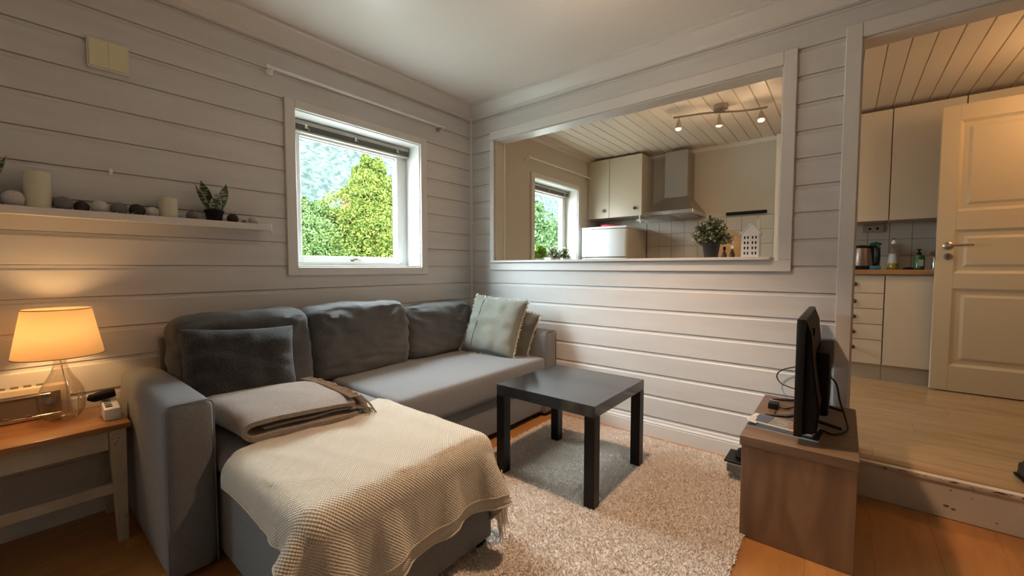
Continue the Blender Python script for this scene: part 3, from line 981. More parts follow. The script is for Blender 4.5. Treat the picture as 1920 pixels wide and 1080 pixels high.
# spot bar on the kitchen ceiling
sp = empty('spotlight_bar', (1.65, 1.19, ZK), 'curved nickel ceiling bar with three lit spotlights in the kitchen', 'ceiling light')
B().lathe([(0.055, 0.0), (0.057, -0.008), (0.055, -0.030), (0.048, -0.036)], (1.650, 1.175, ZK), 28).done('canopy', MT['nickel'], sp, smooth=40)
barp = bez([(1.325, 1.035, 2.290), (1.42, 1.062, 2.290), (1.54, 1.095, 2.292), (1.655, 1.150, 2.292), (1.77, 1.215, 2.292), (1.86, 1.250, 2.292), (1.965, 1.262, 2.292)], 8)
B().tube(barp, 0.0075, 8).done('bar', MT['nickel'], sp, smooth=True)
B().tube([(1.652, 1.160, ZK - 0.03), (1.652, 1.155, 2.292)], 0.010, 8).done('stem', MT['nickel'], sp, smooth=True)
for (px, py, tx, ty) in ((1.365, 1.045, 0.0, -0.10), (1.648, 1.148, 0.05, 0.18), (1.920, 1.258, -0.10, -0.28)):
    R_ = Matrix.Rotation(tx, 3, 'Y') @ Matrix.Rotation(ty, 3, 'X')
    h = B().tube([(px, py, 2.290), (px, py, 2.262)], 0.006, 8)
    h.lathe([(0.008, 0.0), (0.013, -0.012), (0.017, -0.030), (0.020, -0.055), (0.026, -0.064), (0.027, -0.072)], (px, py, 2.264), 16, mat3=R_)
    hd = h.done('spot_head', MT['nickel'], sp, smooth=40)
    c = Vector((px, py, 2.264)) + R_ @ Vector((0, 0, -0.071))
    B().lathe([(0.024, 0.0), (0.022, -0.007), (0.012, -0.013), (0.002, -0.015)], c, 14, mat3=R_).done('bulb', MT['spotbulb'], hd, smooth=True)
    q = c + R_ @ Vector((0, 0, -0.03))
    L_ = lamp('spot_light', 'SPOT', q, 8.0, (1.0, 0.80, 0.54), 0.02, spot_size=2.4, spot_blend=0.6)
    L_.rotation_euler = R_.to_euler()
    lamp('spot_spill', 'POINT', q, 1.6, (1.0, 0.72, 0.46), 0.02)

# items on the hatch sill ------------------------------------------------
ZS = 1.105


def leaf(b, p, d, up, L, w):
    """a folded six-vertex leaf from p towards d"""
    d = d.normalized()
    s = d.cross(up)
    if s.length < 1e-3: s = d.cross(Vector((1, 0, 0)))
    s.normalize()
    n = s.cross(d)
    v = [b.bm.verts.new(q) for q in (p, p + d * L * 0.35 + s * w - n * w * 0.3, p + d * L * 0.75 + s * w * 0.7 - n * w * 0.3, p + d * L,
                                     p + d * L * 0.75 - s * w * 0.7 - n * w * 0.3, p + d * L * 0.35 - s * w - n * w * 0.3, p + d * L * 0.5)]
    for f in ((0, 1, 6), (1, 2, 6), (2, 3, 6), (3, 4, 6), (4, 5, 6), (5, 0, 6)):
        b.bm.faces.new([v[i] for i in f])


def bushy(root, c, r, zr, nst, leafm, blm, L=0.022, w=0.006, nb=0, droop=0.2, seed=1):
    rn = random.Random(seed)
    lb, sb, bb = B(), B(), B()
    for i in range(nst):
        a = rn.uniform(0, 2 * PI)
        el = rn.uniform(0.05, 1.5)
        d = Vector((math.cos(a) * math.cos(el), math.sin(a) * math.cos(el), math.sin(el)))
        ln = rn.uniform(0.6, 1.05)
        end = Vector(c) + Vector((d.x * r, d.y * r, d.z * zr)) * ln
        mid = Vector(c) + Vector((d.x * r * 0.4, d.y * r * 0.4, d.z * zr * 0.55)) * ln
        pts = bez([Vector(c), mid, end], 4)
        sb.tube(pts, 0.0011, 4, cap=False)
        for k in range(2, len(pts)):
            for q in range(4):
                dd = Vector((rn.gauss(0, 1), rn.gauss(0, 1), rn.gauss(0.3, 1)))
                leaf(lb, pts[k], dd + d * 0.6, Vector((0, 0, 1)), L * rn.uniform(0.6, 1.2), w)
        if blm and rn.random() < nb:
            for q in range(2):
                dd = Vector((rn.gauss(0, 1), rn.gauss(0, 1), rn.gauss(0, 1))).normalized()
                pc = end + dd * 0.008
                rr = rn.uniform(0.004, 0.0075)
                bb.lathe([(0.0005, -rr), (rr * 0.9, -rr * 0.3), (rr * 0.8, rr * 0.5), (0.0005, rr)], pc, 5)
    tag(sb.done('stems', MT['stem'], root), kind='stuff')
    tag(lb.done('foliage', leafm, root), kind='stuff')
    if blm: tag(bb.done('blossoms', blm, root), kind='stuff')
    else: bb.bm.free()


pt = empty('potted_plant', (1.868, 0.05, ZS), 'bushy grey-green plant with cream blossoms in a charcoal pot on the hatch sill', 'plant')
pc = MT['matte']
B().lathe([(0.034, 0.0), (0.036, 0.004), (0.047, 0.078), (0.049, 0.082), (0.049, 0.094), (0.044, 0.094), (0.042, 0.080), (0.01, 0.078)], (1.868, 0.05, ZS + 0.001), 28).done('pot', mat('charcoal_pot', (0.035, 0.036, 0.040), 0.5), pt, smooth=40)
bushy(pt, (1.868, 0.05, ZS + 0.082), 0.112, 0.140, 230, MT['sageleaf'], MT['blossom'], nb=0.65, seed=3, L=0.020, w=0.0045)

hs = empty('house_lantern', (2.078, 0.045, ZS), 'white ceramic house lantern with sixteen small windows on the hatch sill', 'lantern', rz=0.0)
X0_, X1_, Y0_, Y1_ = 2.027, 2.111, 0.012, 0.082
hw = B()
bm = hw.bm
wz = [ZS + 0.014 + i * 0.028 for i in range(4)]
wx = [X0_ + 0.013, X0_ + 0.0285, X0_ + 0.050, X0_ + 0.0655]
ww, wh = 0.0068, 0.014
# front and back with window holes as a strip grid
def holed_face(y, thick):
    xs_ = [X0_]
    for a in wx: xs_ += [a, a + ww]
    xs_.append(X1_)
    zs_ = [ZS + 0.001]
    for a in wz: zs_ += [a, a + wh]
    zs_.append(ZS + 0.130)
    for i in range(len(xs_) - 1):
        for j in range(len(zs_) - 1):
            if i % 2 == 1 and j % 2 == 1: continue
            hw.box(xs_[i], xs_[i + 1], y, y + thick, zs_[j], zs_[j + 1])
    xm = (X0_ + X1_) / 2
    hw.prism([(X0_, ZS + 0.130), (X1_, ZS + 0.130), (xm, ZS + 0.178)], 'y', y, y + thick)


holed_face(Y0_, 0.004)
holed_face(Y1_ - 0.004, 0.004)
hw.box(X0_, X0_ + 0.004, Y0_ + 0.004, Y1_ - 0.004, ZS + 0.001, ZS + 0.130).box(X1_ - 0.004, X1_, Y0_ + 0.004, Y1_ - 0.004, ZS + 0.001, ZS + 0.130)
hw.done('walls', MT['white'], hs)
BX('interior', MT['matte'], hs, X0_ + 0.006, X1_ - 0.006, Y0_ + 0.012, Y1_ - 0.012, ZS + 0.001, ZS + 0.125)
rfb = B()
xm = (X0_ + X1_) / 2
for s in (-1, 1):
    xe = xm + s * 0.048
    rfb.prism([(xm, ZS + 0.184), (xm, ZS + 0.177), (xe, ZS + 0.121), (xe + s * 0.002, ZS + 0.127)], 'y', Y0_ - 0.003, Y1_ + 0.003)
rfb.done('roof', MT['white'], hs)
BX('chimney', MT['white'], hs, 2.094, 2.110, 0.040, 0.056, ZS + 0.145, ZS + 0.205, 0.001)
B().tube([(2.102 + 0.006 * math.cos(a), 0.048, ZS + 0.211 + 0.006 * math.sin(a)) for a in [i * PI / 6 for i in range(13)]], 0.0010, 5).done('hanging_ring', MT['nickel'], hs)

# round serving board and bottles on the worktop
rb_ = B()
R_ = Matrix.Rotation(PI / 2 - 0.14, 3, 'X')
rb_.lathe([(0.195, -0.009), (0.200, -0.006), (0.200, 0.006), (0.195, 0.009)], (1.475, 2.31, 1.034 + 0.202), 48, mat3=R_)
tag(rb_.done('serving_board', MT['board'], smooth=40), 'round wooden serving board leaning on the tiles behind the plant', 'serving board')
for i, (bx, by, hh, cap, lab) in enumerate(((1.563, 1.86, 0.215, MT['matte'], 'small brown bottle with black cap by the round board, left one'), (1.632, 1.86, 0.225, MT['white'], 'small brown bottle with white cap between round board and white house'))):
    bt = empty('bottle', (bx, by, 1.034), lab, 'bottle')
    B().lathe([(0.018, 0), (0.0225, 0.004), (0.0225, hh * 0.62), (0.018, hh * 0.72), (0.009, hh * 0.80), (0.009, hh * 0.86)], (bx, by, 1.0345), 16).done('body', MT['brownglass'], bt, smooth=40)
    B().lathe([(0.012, 0), (0.0125, 0.001), (0.0125, hh * 0.13), (0.010, hh * 0.14)], (bx, by, 1.0345 + hh * 0.86), 14).done('cap', cap, bt, smooth=40)
lowp = tag(B().lathe([(0.02, 0), (0.03, 0.002), (0.034, 0.09), (0.036, 0.128), (0.032, 0.128), (0.030, 0.09), (0.018, 0.005)], (1.515, 1.88, 1.0345), 18).done('small_jar', MT['clearglass'], smooth=40), 'small clear jar next to the brown bottles behind the hatch sill', 'jar')

# plants on the kitchen window sill
for (py, m_, bl_, sd, lab, r_, n_) in ((1.10, MT['brightleaf'], None, 11, 'bright green leafy plant on the left of the kitchen window sill', 0.105, 60),
                                       (1.34, MT['sageleaf'], MT['blossom'], 12, 'cream-blossomed plant in a white planter, middle of the kitchen window sill', 0.100, 70),
                                       (1.58, MT['sageleaf'], MT['blossom'], 13, 'cream-blossomed plant in a white planter nearest the fridge', 0.100, 70)):
    q = empty('potted_plant', (-0.07, py, 1.061), lab, 'plant')
    if bl_:
        B().prism([(-0.115, 1.0605), (-0.025, 1.0605), (-0.018, 1.158), (-0.122, 1.158)], 'y', py - 0.10, py + 0.10).done('planter', MT['white'], q)
    else:
        B().lathe([(0.04, 0), (0.055, 0.088), (0.05, 0.088), (0.02, 0.08)], (-0.07, py, 1.0605), 20).done('pot', MT['white'], q, smooth=40)
    bushy(q, (-0.07, py, 1.150), r_, 0.125, n_ * 2, m_, bl_, nb=0.7, seed=sd, L=0.030 if not bl_ else 0.020, w=0.009 if not bl_ else 0.005)

# right-hand worktop items ----------------------------------------------
kt = empty('kettle', (2.585, 2.05, 1.034), 'black and steel electric kettle on the oak worktop', 'kettle')
kx, ky = 2.575, 2.02
B().lathe([(0.070, 0), (0.078, 0.004), (0.080, 0.026), (0.074, 0.030)], (kx, ky, 1.0345), 28).done('base', MT['matte'], kt, smooth=40)
B().lathe([(0.076, 0.030), (0.077, 0.034), (0.066, 0.15), (0.062, 0.176)], (kx, ky, 1.0345), 28).done('body', MT['kettlesteel'], kt, smooth=40)
B().lathe([(0.0625, 0.176), (0.064, 0.180), (0.062, 0.192), (0.045, 0.200), (0.012, 0.203)], (kx, ky, 1.0345), 28).done('lid', MT['matte'], kt, smooth=40)
BX('spine', MT['matte'], kt, kx + 0.055, kx + 0.078, ky - 0.012, ky + 0.012, 1.055, 1.222, 0.005, 2)
B().tube(bez([(kx + 0.055, ky, 1.226), (kx + 0.090, ky, 1.222), (kx + 0.108, ky, 1.185), (kx + 0.108, ky, 1.12), (kx + 0.095, ky, 1.078), (kx + 0.070, ky, 1.062)], 6), [0.009] * 31, 10).done('handle', MT['matte'], kt, smooth=True)
# spray bottle
sb_ = empty('spray_bottle', (2.65, 2.2, 1.034), 'cleaning spray bottle with green trigger behind the kettle handle', 'spray bottle')
B().lathe([(0.034, 0), (0.038, 0.004), (0.040, 0.09), (0.030, 0.14), (0.014, 0.17), (0.013, 0.185)], (2.662, 2.19, 1.0345), 20).done('body', MT['spraybottle'], sb_, smooth=40)
B().prism([(2.625, 1.236), (2.635, 1.262), (2.668, 1.270), (2.700, 1.262), (2.712, 1.250), (2.705, 1.242), (2.680, 1.244), (2.676, 1.216), (2.650, 1.216)], 'y', 2.178, 2.202).done('trigger_head', MT['trigger'], sb_)
B().prism([(2.684, 1.243), (2.694, 1.243), (2.702, 1.215), (2.700, 1.196), (2.692, 1.196), (2.694, 1.215)], 'y', 2.184, 2.196).done('trigger', MT['trigger'], sb_)
sg = tag(B().box(2.625, 2.695, 1.90, 1.96, 1.0345, 1.066, 0.008, 2).done('sponge', MT['blue'], smooth=40), 'blue dish sponge beside the kettle base', 'sponge')
# dish soap with yellow liquid
ds = empty('soap_bottle', (2.77, 2.05, 1.034), 'clear dish soap bottle with yellow liquid and white cap', 'bottle')
B().lathe([(0.030, 0), (0.037, 0.004), (0.036, 0.030), (0.033, 0.052)], (2.772, 2.03, 1.0345), 20).done('liquid', MT['soapyellow'], ds, smooth=40)
B().lathe([(0.0385, 0.001), (0.0385, 0.03), (0.033, 0.06), (0.025, 0.13), (0.028, 0.155), (0.023, 0.185), (0.011, 0.205), (0.010, 0.215)], (2.772, 2.03, 1.0345), 20, cap=False).done('body', MT['clearglass'], ds, smooth=40)
B().lathe([(0.0345, 0.052), (0.026, 0.128)], (2.772, 2.03, 1.0345), 20, cap=False).done('paper_label', MT['labelwhite'], ds, smooth=True)
B().lathe([(0.015, 0.208), (0.015, 0.226), (0.008, 0.232), (0.007, 0.242)], (2.772, 2.03, 1.0345), 14).done('cap', MT['whiteplastic'], ds, smooth=40)
B().lathe([(0.006, 0.242), (0.005, 0.252)], (2.772, 2.03, 1.0345), 10).done('nozzle', MT['matte'], ds)
# green pump bottle
gp = empty('pump_bottle', (2.92, 2.05, 1.034), 'green hand soap pump bottle with a black pump next to the tap', 'bottle')
B().lathe([(0.030, 0), (0.034, 0.004), (0.034, 0.098), (0.028, 0.112), (0.012, 0.120)], (2.922, 2.03, 1.0345), 20).done('body', MT['greenbottle'], gp, smooth=40)
B().box(2.915, 2.945, 1.994, 1.9965, 1.062, 1.112).done('paper_label', MT['labelpale'], gp)
B().lathe([(0.013, 0.118), (0.013, 0.134), (0.005, 0.138), (0.005, 0.152)], (2.922, 2.03, 1.0345), 12).box(2.908, 2.934, 2.02, 2.04, 1.186, 1.196, 0.003).done('pump', MT['matte'], gp, smooth=40)
tag(B().lathe([(0.02, 0), (0.033, 0.003), (0.030, 0.013), (0.008, 0.020)], (2.855, 1.95, 1.0345), 16).done('scrub_brush', MT['matte'], smooth=True), 'small dark scrubbing pad between the two soap bottles', 'scrubber')
# tap
tp = empty('tap', (3.02, 2.2, 1.034), 'chrome kitchen tap half hidden behind the open door', 'tap')
B().lathe([(0.026, 0), (0.026, 0.008), (0.020, 0.012), (0.020, 0.10), (0.014, 0.115)], (3.03, 2.2, 1.0345), 18).done('base', MT['chrome'], tp, smooth=40)
B().tube(bez([(3.03, 2.2, 1.13), (3.02, 2.16, 1.165), (3.00, 2.09, 1.168), (2.992, 2.04, 1.150)], 6), 0.011, 10).done('spout', MT['chrome'], tp, smooth=True)
B().tube([(3.03, 2.2, 1.145), (3.045, 2.18, 1.19), (3.05, 2.15, 1.215)], 0.006, 8).done('lever', MT['matte'], tp, smooth=True)
# socket strip under cabinet
so = empty('socket_strip', (2.66, 2.36, 1.36), 'beige double socket under the wall cabinet above the kettle', 'socket')
BX('plate', MT['socket'], so, 2.585, 2.725, 2.335, 2.3655, 1.362, 1.424, 0.003)
for px in (2.632, 2.682):
    B().lathe([(0.010, 0), (0.010, 0.002), (0.006, 0.002), (0.006, 0.001)], (px, 2.335, 1.393), 16, mat3=Matrix.Rotation(PI / 2, 3, 'X')).done('outlet', MT['matte'], so)

# ------------------------------------------------------------------ open door
dl = empty('door_leaf', (3.4, 1.70, KF), 'open cream panelled door with steel lever handle standing in the hallway', 'door')
dx0, dx1, dz0, dz1, dy0, dy1 = 2.972, 3.80, 0.178, 2.172, 1.680, 1.718
pan = [(3.066, 3.70, 1.440, 2.066), (3.074, 3.70, 1.010, 1.314), (3.088, 3.70, 0.36, 0.905)]
fb = B()
fb.box(dx0, 3.062, dy0, dy1, dz0, dz1, 0.002).box(3.704, dx1, dy0, dy1, dz0, dz1, 0.002)
lv = [dz0, 0.355, 0.905, 1.010, 1.314, 1.440, 2.066, dz1]
for a, b in ((0, 1), (2, 3), (4, 5), (6, 7)):
    fb.box(3.0615, 3.7045, dy0 + 0.0004, dy1, lv[a], lv[b])
fb.done('frame', MT['door'], dl)
for (a, b, c, d) in ((3.0615, 3.7045, 1.440, 2.066), (3.0615, 3.7045, 1.010, 1.314), (3.0615, 3.7045, 0.355, 0.905)):
    p = B()
    # sloping moulding then a raised field
    y_in = dy0 + 0.013
    bm = p.bm
    def ring(o, y): return [bm.verts.new(v) for v in ((a + o, y, c + o), (b - o, y, c + o), (b - o, y, d - o), (a + o, y, d - o))]
    rs = [ring(0.0, dy0 + 0.001), ring(0.012, dy0 + 0.009), ring(0.020, y_in), ring(0.045, y_in), ring(0.062, dy0 + 0.005)]
    for q, w_ in zip(rs, rs[1:]):
        for i in range(4):
            bm.faces.new((q[i], q[(i + 1) % 4], w_[(i + 1) % 4], w_[i]))
    bm.faces.new(rs[-1])
    bk = [bm.verts.new(v) for v in ((a, dy1 - 0.008, c), (b, dy1 - 0.008, c), (b, dy1 - 0.008, d), (a, dy1 - 0.008, d))]
    bm.faces.new(bk[::-1])
    p.done('panel', MT['door'], dl)
hd = B().lathe([(0.028, 0), (0.028, 0.005), (0.020, 0.010), (0.011, 0.013)], (3.030, dy0, 1.203), 22, mat3=Matrix.Rotation(PI / 2, 3, 'X'))
hd.tube(bez([(3.030, dy0 - 0.010, 1.203), (3.030, dy0 - 0.045, 1.203), (3.050, dy0 - 0.052, 1.204), (3.10, dy0 - 0.052, 1.206), (3.145, dy0 - 0.050, 1.208)], 6), 0.008, 10)
hd.done('lever_handle', MT['nickel'], dl, smooth=40)
kh = B().lathe([(0.024, 0), (0.024, 0.005), (0.018, 0.007)], (3.032, dy0, 1.129), 22, mat3=Matrix.Rotation(PI / 2, 3, 'X')).done('keyhole_plate', MT['nickel'], dl, smooth=40)
B().lathe([(0.004, 0), (0.004, 0.001)], (3.032, dy0 - 0.0072, 1.134), 10, mat3=Matrix.Rotation(PI / 2, 3, 'X')).box(3.0305, 3.0335, dy0 - 0.0085, dy0 - 0.007, 1.118, 1.134).done('keyhole', MT['matte'], kh)
BX('latch_plate', MT['nickel'], dl, dx0 - 0.0012, dx0, dy0 + 0.006, dy1 - 0.006, 1.10, 1.25)

# black boots at the far right on the raised floor
for (bx, by, rz, lab) in ((3.150, 0.125, 0.10, 'black leather shoe on the raised floor at the right edge, front one of the pair'), (3.26, 0.36, -0.2, 'black leather shoe lying tilted behind the front shoe')):
    sh = empty('shoe', (bx, by, KF + 0.0005), lab, 'shoe', rz=rz)
    prof = [(-0.085, 0.004), (-0.088, 0.035), (-0.080, 0.072), (-0.050, 0.086), (-0.020, 0.080), (0.02, 0.070), (0.08, 0.055), (0.15, 0.045), (0.185, 0.028), (0.188, 0.006)]
    b = B().prism(prof, 'y', -0.042, 0.042)
    bmesh.ops.bevel(b.bm, geom=b.bm.edges[:], offset=0.012, segments=2, affect='EDGES')
    b.done('upper', MT['leather'], sh, smooth=60, local=True)
    B().prism([(-0.09, 0.0), (0.19, 0.0), (0.192, 0.010), (-0.092, 0.012)], 'y', -0.045, 0.045).done('sole', MT['matte'], sh, local=True)
    B().tube(bez([(-0.04, -0.02, 0.082), (-0.045, 0.0, 0.085), (-0.04, 0.02, 0.082)], 4), 0.006, 6).done('collar', MT['leather'], sh, local=True)

# ------------------------------------------------------------------ things on the left wall
vc = empty('air_vent', (0.0, -2.19, 1.94), 'small yellowed square air vent cover high on the left board wall', 'vent cover')
BX('frame', MT['trim'], vc, 0.0, 0.012, -2.258, -2.128, 1.878, 2.003, 0.002)
BX('cover', MT['vent'], vc, 0.012, 0.017, -2.252, -2.1934, 1.886, 1.996, 0.001)
BX('cover', MT['vent'], vc, 0.012, 0.017, -2.1930, -2.134, 1.886, 1.996, 0.001)
hkk = B().box(0.0, 0.012, -2.208, -2.196, 1.443, 1.470, 0.003).tube([(0.006, -2.202, 1.452), (0.018, -2.202, 1.448), (0.020, -2.202, 1.458)], 0.003, 6)
tag(hkk.done('wall_hook', MT['whiteplastic']), 'tiny white adhesive hook on the board wall above the shelf', 'hook')
for (ny, nz) in ((-2.378, 1.555), (-2.04, 1.575)):
    pass

sf = empty('wall_shelf', (0.05, -2.3, 1.26), 'long narrow white wall shelf with candles and string lights', 'shelf')
BX('shelf_board', MT['trim'], sf, 0.0, 0.090, -3.35, -1.605, 1.248, 1.268, 0.002)
BX('front_lip', MT['trim'], sf, 0.0905, 0.103, -3.35, -1.605, 1.242, 1.274, 0.002)
ST = 1.2685
for (cy, hh, r, lab) in ((-2.413, 0.142, 0.0365, 'taller cream pillar candle on the shelf near the left edge'), (-2.022, 0.094, 0.0335, 'shorter cream pillar candle on the shelf between the string lights')):
    cd = empty('pillar_candle', (0.052, cy, ST), lab, 'candle')
    B().lathe([(r - 0.002, 0), (r, 0.002), (r * 1.01, hh - 0.006), (r * 0.99, hh), (r * 0.85, hh - 0.002), (0.004, hh - 0.005)], (0.052, cy, ST), 28).done('wax', MT['cream'], cd, smooth=40)
    B().tube([(0.052, cy, ST + hh - 0.006), (0.053, cy - 0.001, ST + hh + 0.016)], 0.0035, 6).done('wick', MT['paper'], cd)

sl = empty('string_lights', (0.06, -2.1, ST), 'string of grey, white and charcoal cotton ball lights along the shelf', 'string lights')
balls = [(-2.474, 'ballwhite', 0.033), (-2.349, 'ballgrey', 0.029), (-2.298, 'balldark', 0.024), (-2.246, 'ballwhite', 0.028), (-2.188, 'ballgrey', 0.028), (-2.129, 'balldark', 0.028),
         (-2.080, 'ballwhite', 0.024), (-1.934, 'ballgrey', 0.024), (-1.768, 'balldark', 0.025), (-1.677, 'ballwhite', 0.024), (-1.715, 'ballgrey', 0.012)]
for i, (by, mk, r) in enumerate(balls):
    bx = 0.056 + 0.008 * math.sin(i * 2.3)
    z = ST + r * 0.97
    prof = [(r * math.sin(PI * k / 10) + 1e-4, -r * math.cos(PI * k / 10)) for k in range(11)]
    B().lathe(prof, (bx, by, z), 18).done('cotton_ball', MT[mk], sl, smooth=True)
cpts = []
for i, (by, mk, r) in enumerate(balls):
    cpts.append((0.085, by + 0.01, ST + 0.004 + 0.018 * (i % 2)))
B().tube(bez(cpts[:9] + [(0.09, -1.64, ST + 0.01), (0.104, -1.60, 1.25), (0.104, -1.592, 1.232)], 6), 0.0013, 5).done('cable', MT['clearglass'], sl)
B().tube(bez([(0.088, -2.20, ST + 0.008), (0.106, -2.195, 1.268), (0.108, -2.185, 1.248), (0.106, -2.165, 1.252), (0.09, -2.15, ST + 0.01)], 6), 0.0012, 5).done('cable', MT['whiteplastic'], sl)
B().tube(bez([(0.088, -1.672, ST + 0.03), (0.106, -1.665, 1.272), (0.107, -1.655, 1.262)], 6), 0.0022, 5).done('cable', MT['whiteplastic'], sl)
B().tube([(0.104, -1.612, 1.244), (0.104, -1.600, 1.228)], 0.004, 6).done('connector', MT['whiteplastic'], sl)


def snake_leaf(root, base, tip, width, twist, seed):
    base, tip = Vector(base), Vector(tip)
    n = 10
    ax_ = tip - base
    side = Vector((math.cos(twist), math.sin(twist), 0))
    side = (side - ax_.normalized() * side.dot(ax_.normalized())).normalized()
    nrm = side.cross(ax_).normalized()
    b, e = B(), B()
    L0, R0, C0 = [], [], []
    prev = None
    edges = ([], [])
    for i in range(n + 1):
        t = i / n
        w = width * (0.45 + 0.75 * math.sin(PI * min(t, 0.97) ** 0.8) ** 0.8) * (1 if t < 0.75 else max(0.02, (1 - t) / 0.25) ** 0.7)
        c = base + ax_ * t + nrm * 0.010 * math.sin(t * 2)
        row = [c - side * w + nrm * w * 0.35, c, c + side * w + nrm * w * 0.35]
        edges[0].append(row[0]); edges[1].append(row[2])
        vs = [b.bm.verts.new(v) for v in row] + [b.bm.verts.new(v - nrm * 0.0025) for v in row]
        if prev:
            for k in (0, 1):
                b.bm.faces.new((prev[k], prev[k + 1], vs[k + 1], vs[k]))
                b.bm.faces.new((prev[k + 3], vs[k + 3], vs[k + 4], prev[k + 4]))
        prev = vs
    lf = b.done('leaf', MT['snake'], root, smooth=60)
    for ed in edges:
        B().tube(ed, 0.0016, 4).done('pale_edge', MT['snakeedge'], lf)


def snake_plant(cy, leaves, lab):
    q = empty('snake_plant', (0.05, cy, ST), lab, 'plant')
    B().lathe([(0.028, 0), (0.030, 0.002), (0.036, 0.044), (0.040, 0.046), (0.041, 0.058), (0.036, 0.058), (0.034, 0.05), (0.01, 0.048)], (0.05, cy, ST), 24).done('pot', MT['matte'], q, smooth=40)
    B().lathe([(0.001, 0.051), (0.034, 0.050)], (0.05, cy, ST), 16, cap=False).done('soil', MT['soil'], q)
    for i, (dx, dy, dz, w, tw) in enumerate(leaves):
        snake_leaf(q, (0.05 + dx * 0.15, cy + dy * 0.15, ST + 0.046), (0.05 + dx, cy + dy, ST + dz), w, tw, i)
    return q


snake_plant(-1.845, [(0.0, -0.052, 0.195, 0.019, 1.4), (0.02, -0.075, 0.172, 0.010, 1.0), (0.02, 0.045, 0.190, 0.019, 1.7), (0.045, -0.004, 0.140, 0.019, 1.55)],
            'small striped snake plant in a black pot at the right end of the shelf')
snake_plant(-2.548, [(0.02, 0.066, 0.185, 0.010, 1.3), (0.0, -0.05, 0.20, 0.018, 1.4), (0.02, 0.01, 0.15, 0.018, 1.6)],
            'snake plant half cut off at the left end of the shelf view')

# ------------------------------------------------------------------ lamp table corner
tb = empty('side_table', (0.19, -2.55, 0.0), 'old low table with pine top and chipped white legs under the glass lamp', 'table')
TZ = 0.462
BX('tabletop', MT['pine'], tb, 0.02, 0.375, -2.98, -2.225, TZ - 0.020, TZ, 0.003, 2)
BX('apron_front', MT['oldwhite'], tb, 0.335, 0.355, -2.93, -2.285, TZ - 0.095, TZ - 0.0205, 0.002)
BX('apron_side', MT['oldwhite'], tb, 0.06, 0.335, -2.262, -2.245, TZ - 0.095, TZ - 0.0205, 0.002)
for (lx0, lx1, ly0, ly1, s) in ((0.322, 0.362, -2.2845, -2.236, 1), (0.322, 0.362, -2.655, -2.608, 1), (0.03, 0.07, -2.2845, -2.236, -1), (0.03, 0.07, -2.97, -2.92, -1)):
    b = B()
    b.box(lx0, lx1, ly0, ly1, 0.0, TZ - 0.0205, 0.002)
    for v in b.bm.verts:
        if v.co.z < 0.2:
            v.co.y = ly1 + (v.co.y - ly1) * 0.62 - 0.004
            v.co.x = lx1 + (v.co.x - lx1) * 0.75 - 0.012
    b.done('leg', MT['oldwhite'], tb)
BX('stretcher', MT['oldwhite'], tb, 0.328, 0.345, -2.615, -2.275, 0.195, 0.232, 0.002)
cb = B()
for i in range(22):
    py, pz = random.choice([(-2.262, 0.43), (-2.25, 0.33), (-2.255, 0.26), (-2.27, 0.40), (-2.245, 0.18), (-2.30, 0.44), (-2.26, 0.12)])
    py += random.uniform(-0.014, 0.014); pz += random.uniform(-0.03, 0.0)
    s = random.uniform(0.0008, 0.0028)
    vs = [cb.bm.verts.new((0.3630, py + s * math.cos(2 * PI * k / 6) * random.uniform(0.6, 1.2), pz + s * math.sin(2 * PI * k / 6) * random.uniform(0.6, 1.4))) for k in range(6)]
    cb.bm.faces.new(vs)
tag(cb.done('chipped_paint', MT['chip'], tb), kind='stuff')

LX, LY = 0.15, -2.385
tlmp = empty('table_lamp', (LX, LY, TZ), 'lit table lamp with cream shade and clear glass flask base', 'lamp')
gp_ = [(0.034, 0.003), (0.050, 0.014), (0.060, 0.035), (0.065, 0.065), (0.0655, 0.090), (0.061, 0.115), (0.050, 0.142), (0.036, 0.168), (0.025, 0.192), (0.018, 0.218), (0.017, 0.247), (0.0155, 0.247), (0.0165, 0.218), (0.0235, 0.192), (0.034, 0.168), (0.048, 0.142), (0.059, 0.115), (0.0635, 0.090), (0.063, 0.065), (0.058, 0.036), (0.048, 0.017), (0.030, 0.008), (0.001, 0.008)]
B().lathe(gp_, (LX, LY, TZ), 40, cap=False).done('glass_base', MT['lampglass'], tlmp, smooth=80)
B().lathe([(0.001, 0.0), (0.034, 0.0), (0.034, 0.006), (0.001, 0.007)], (LX, LY, TZ + 0.0005), 32, cap=False).done('glass_foot', MT['lampglass'], tlmp, smooth=40)
B().lathe([(0.016, 0.240), (0.017, 0.246), (0.017, 0.285), (0.013, 0.30)], (LX, LY, TZ), 18).done('lamp_holder', MT['whiteplastic'], tlmp, smooth=40)
B().lathe([(0.010, 0.0), (0.022, 0.02), (0.026, 0.04), (0.018, 0.06), (0.002, 0.066)], (LX, LY, TZ + 0.300), 18).done('bulb', MT['bulb'], tlmp, smooth=True)
z_b, z_t = TZ + 0.252, TZ + 0.428
sh = B()
sh.lathe([(0.122, z_b - TZ), (0.1225, z_b - TZ + 0.002), (0.0925, z_t - TZ - 0.002), (0.092, z_t - TZ)], (LX, LY, TZ), 56, cap=False)
shd = sh.done('lamp_shade', MT['shade'], tlmp, smooth=80)
B().tube([(LX + 0.1225 * math.cos(a), LY + 0.1225 * math.sin(a), z_b) for a in [2 * PI * k / 48 for k in range(49)]], 0.0018, 5).done('shade_rim', MT['shade'], shd)
B().tube([(LX + 0.0925 * math.cos(a), LY + 0.0925 * math.sin(a), z_t) for a in [2 * PI * k / 48 for k in range(49)]], 0.0018, 5).done('shade_rim', MT['shade'], shd)
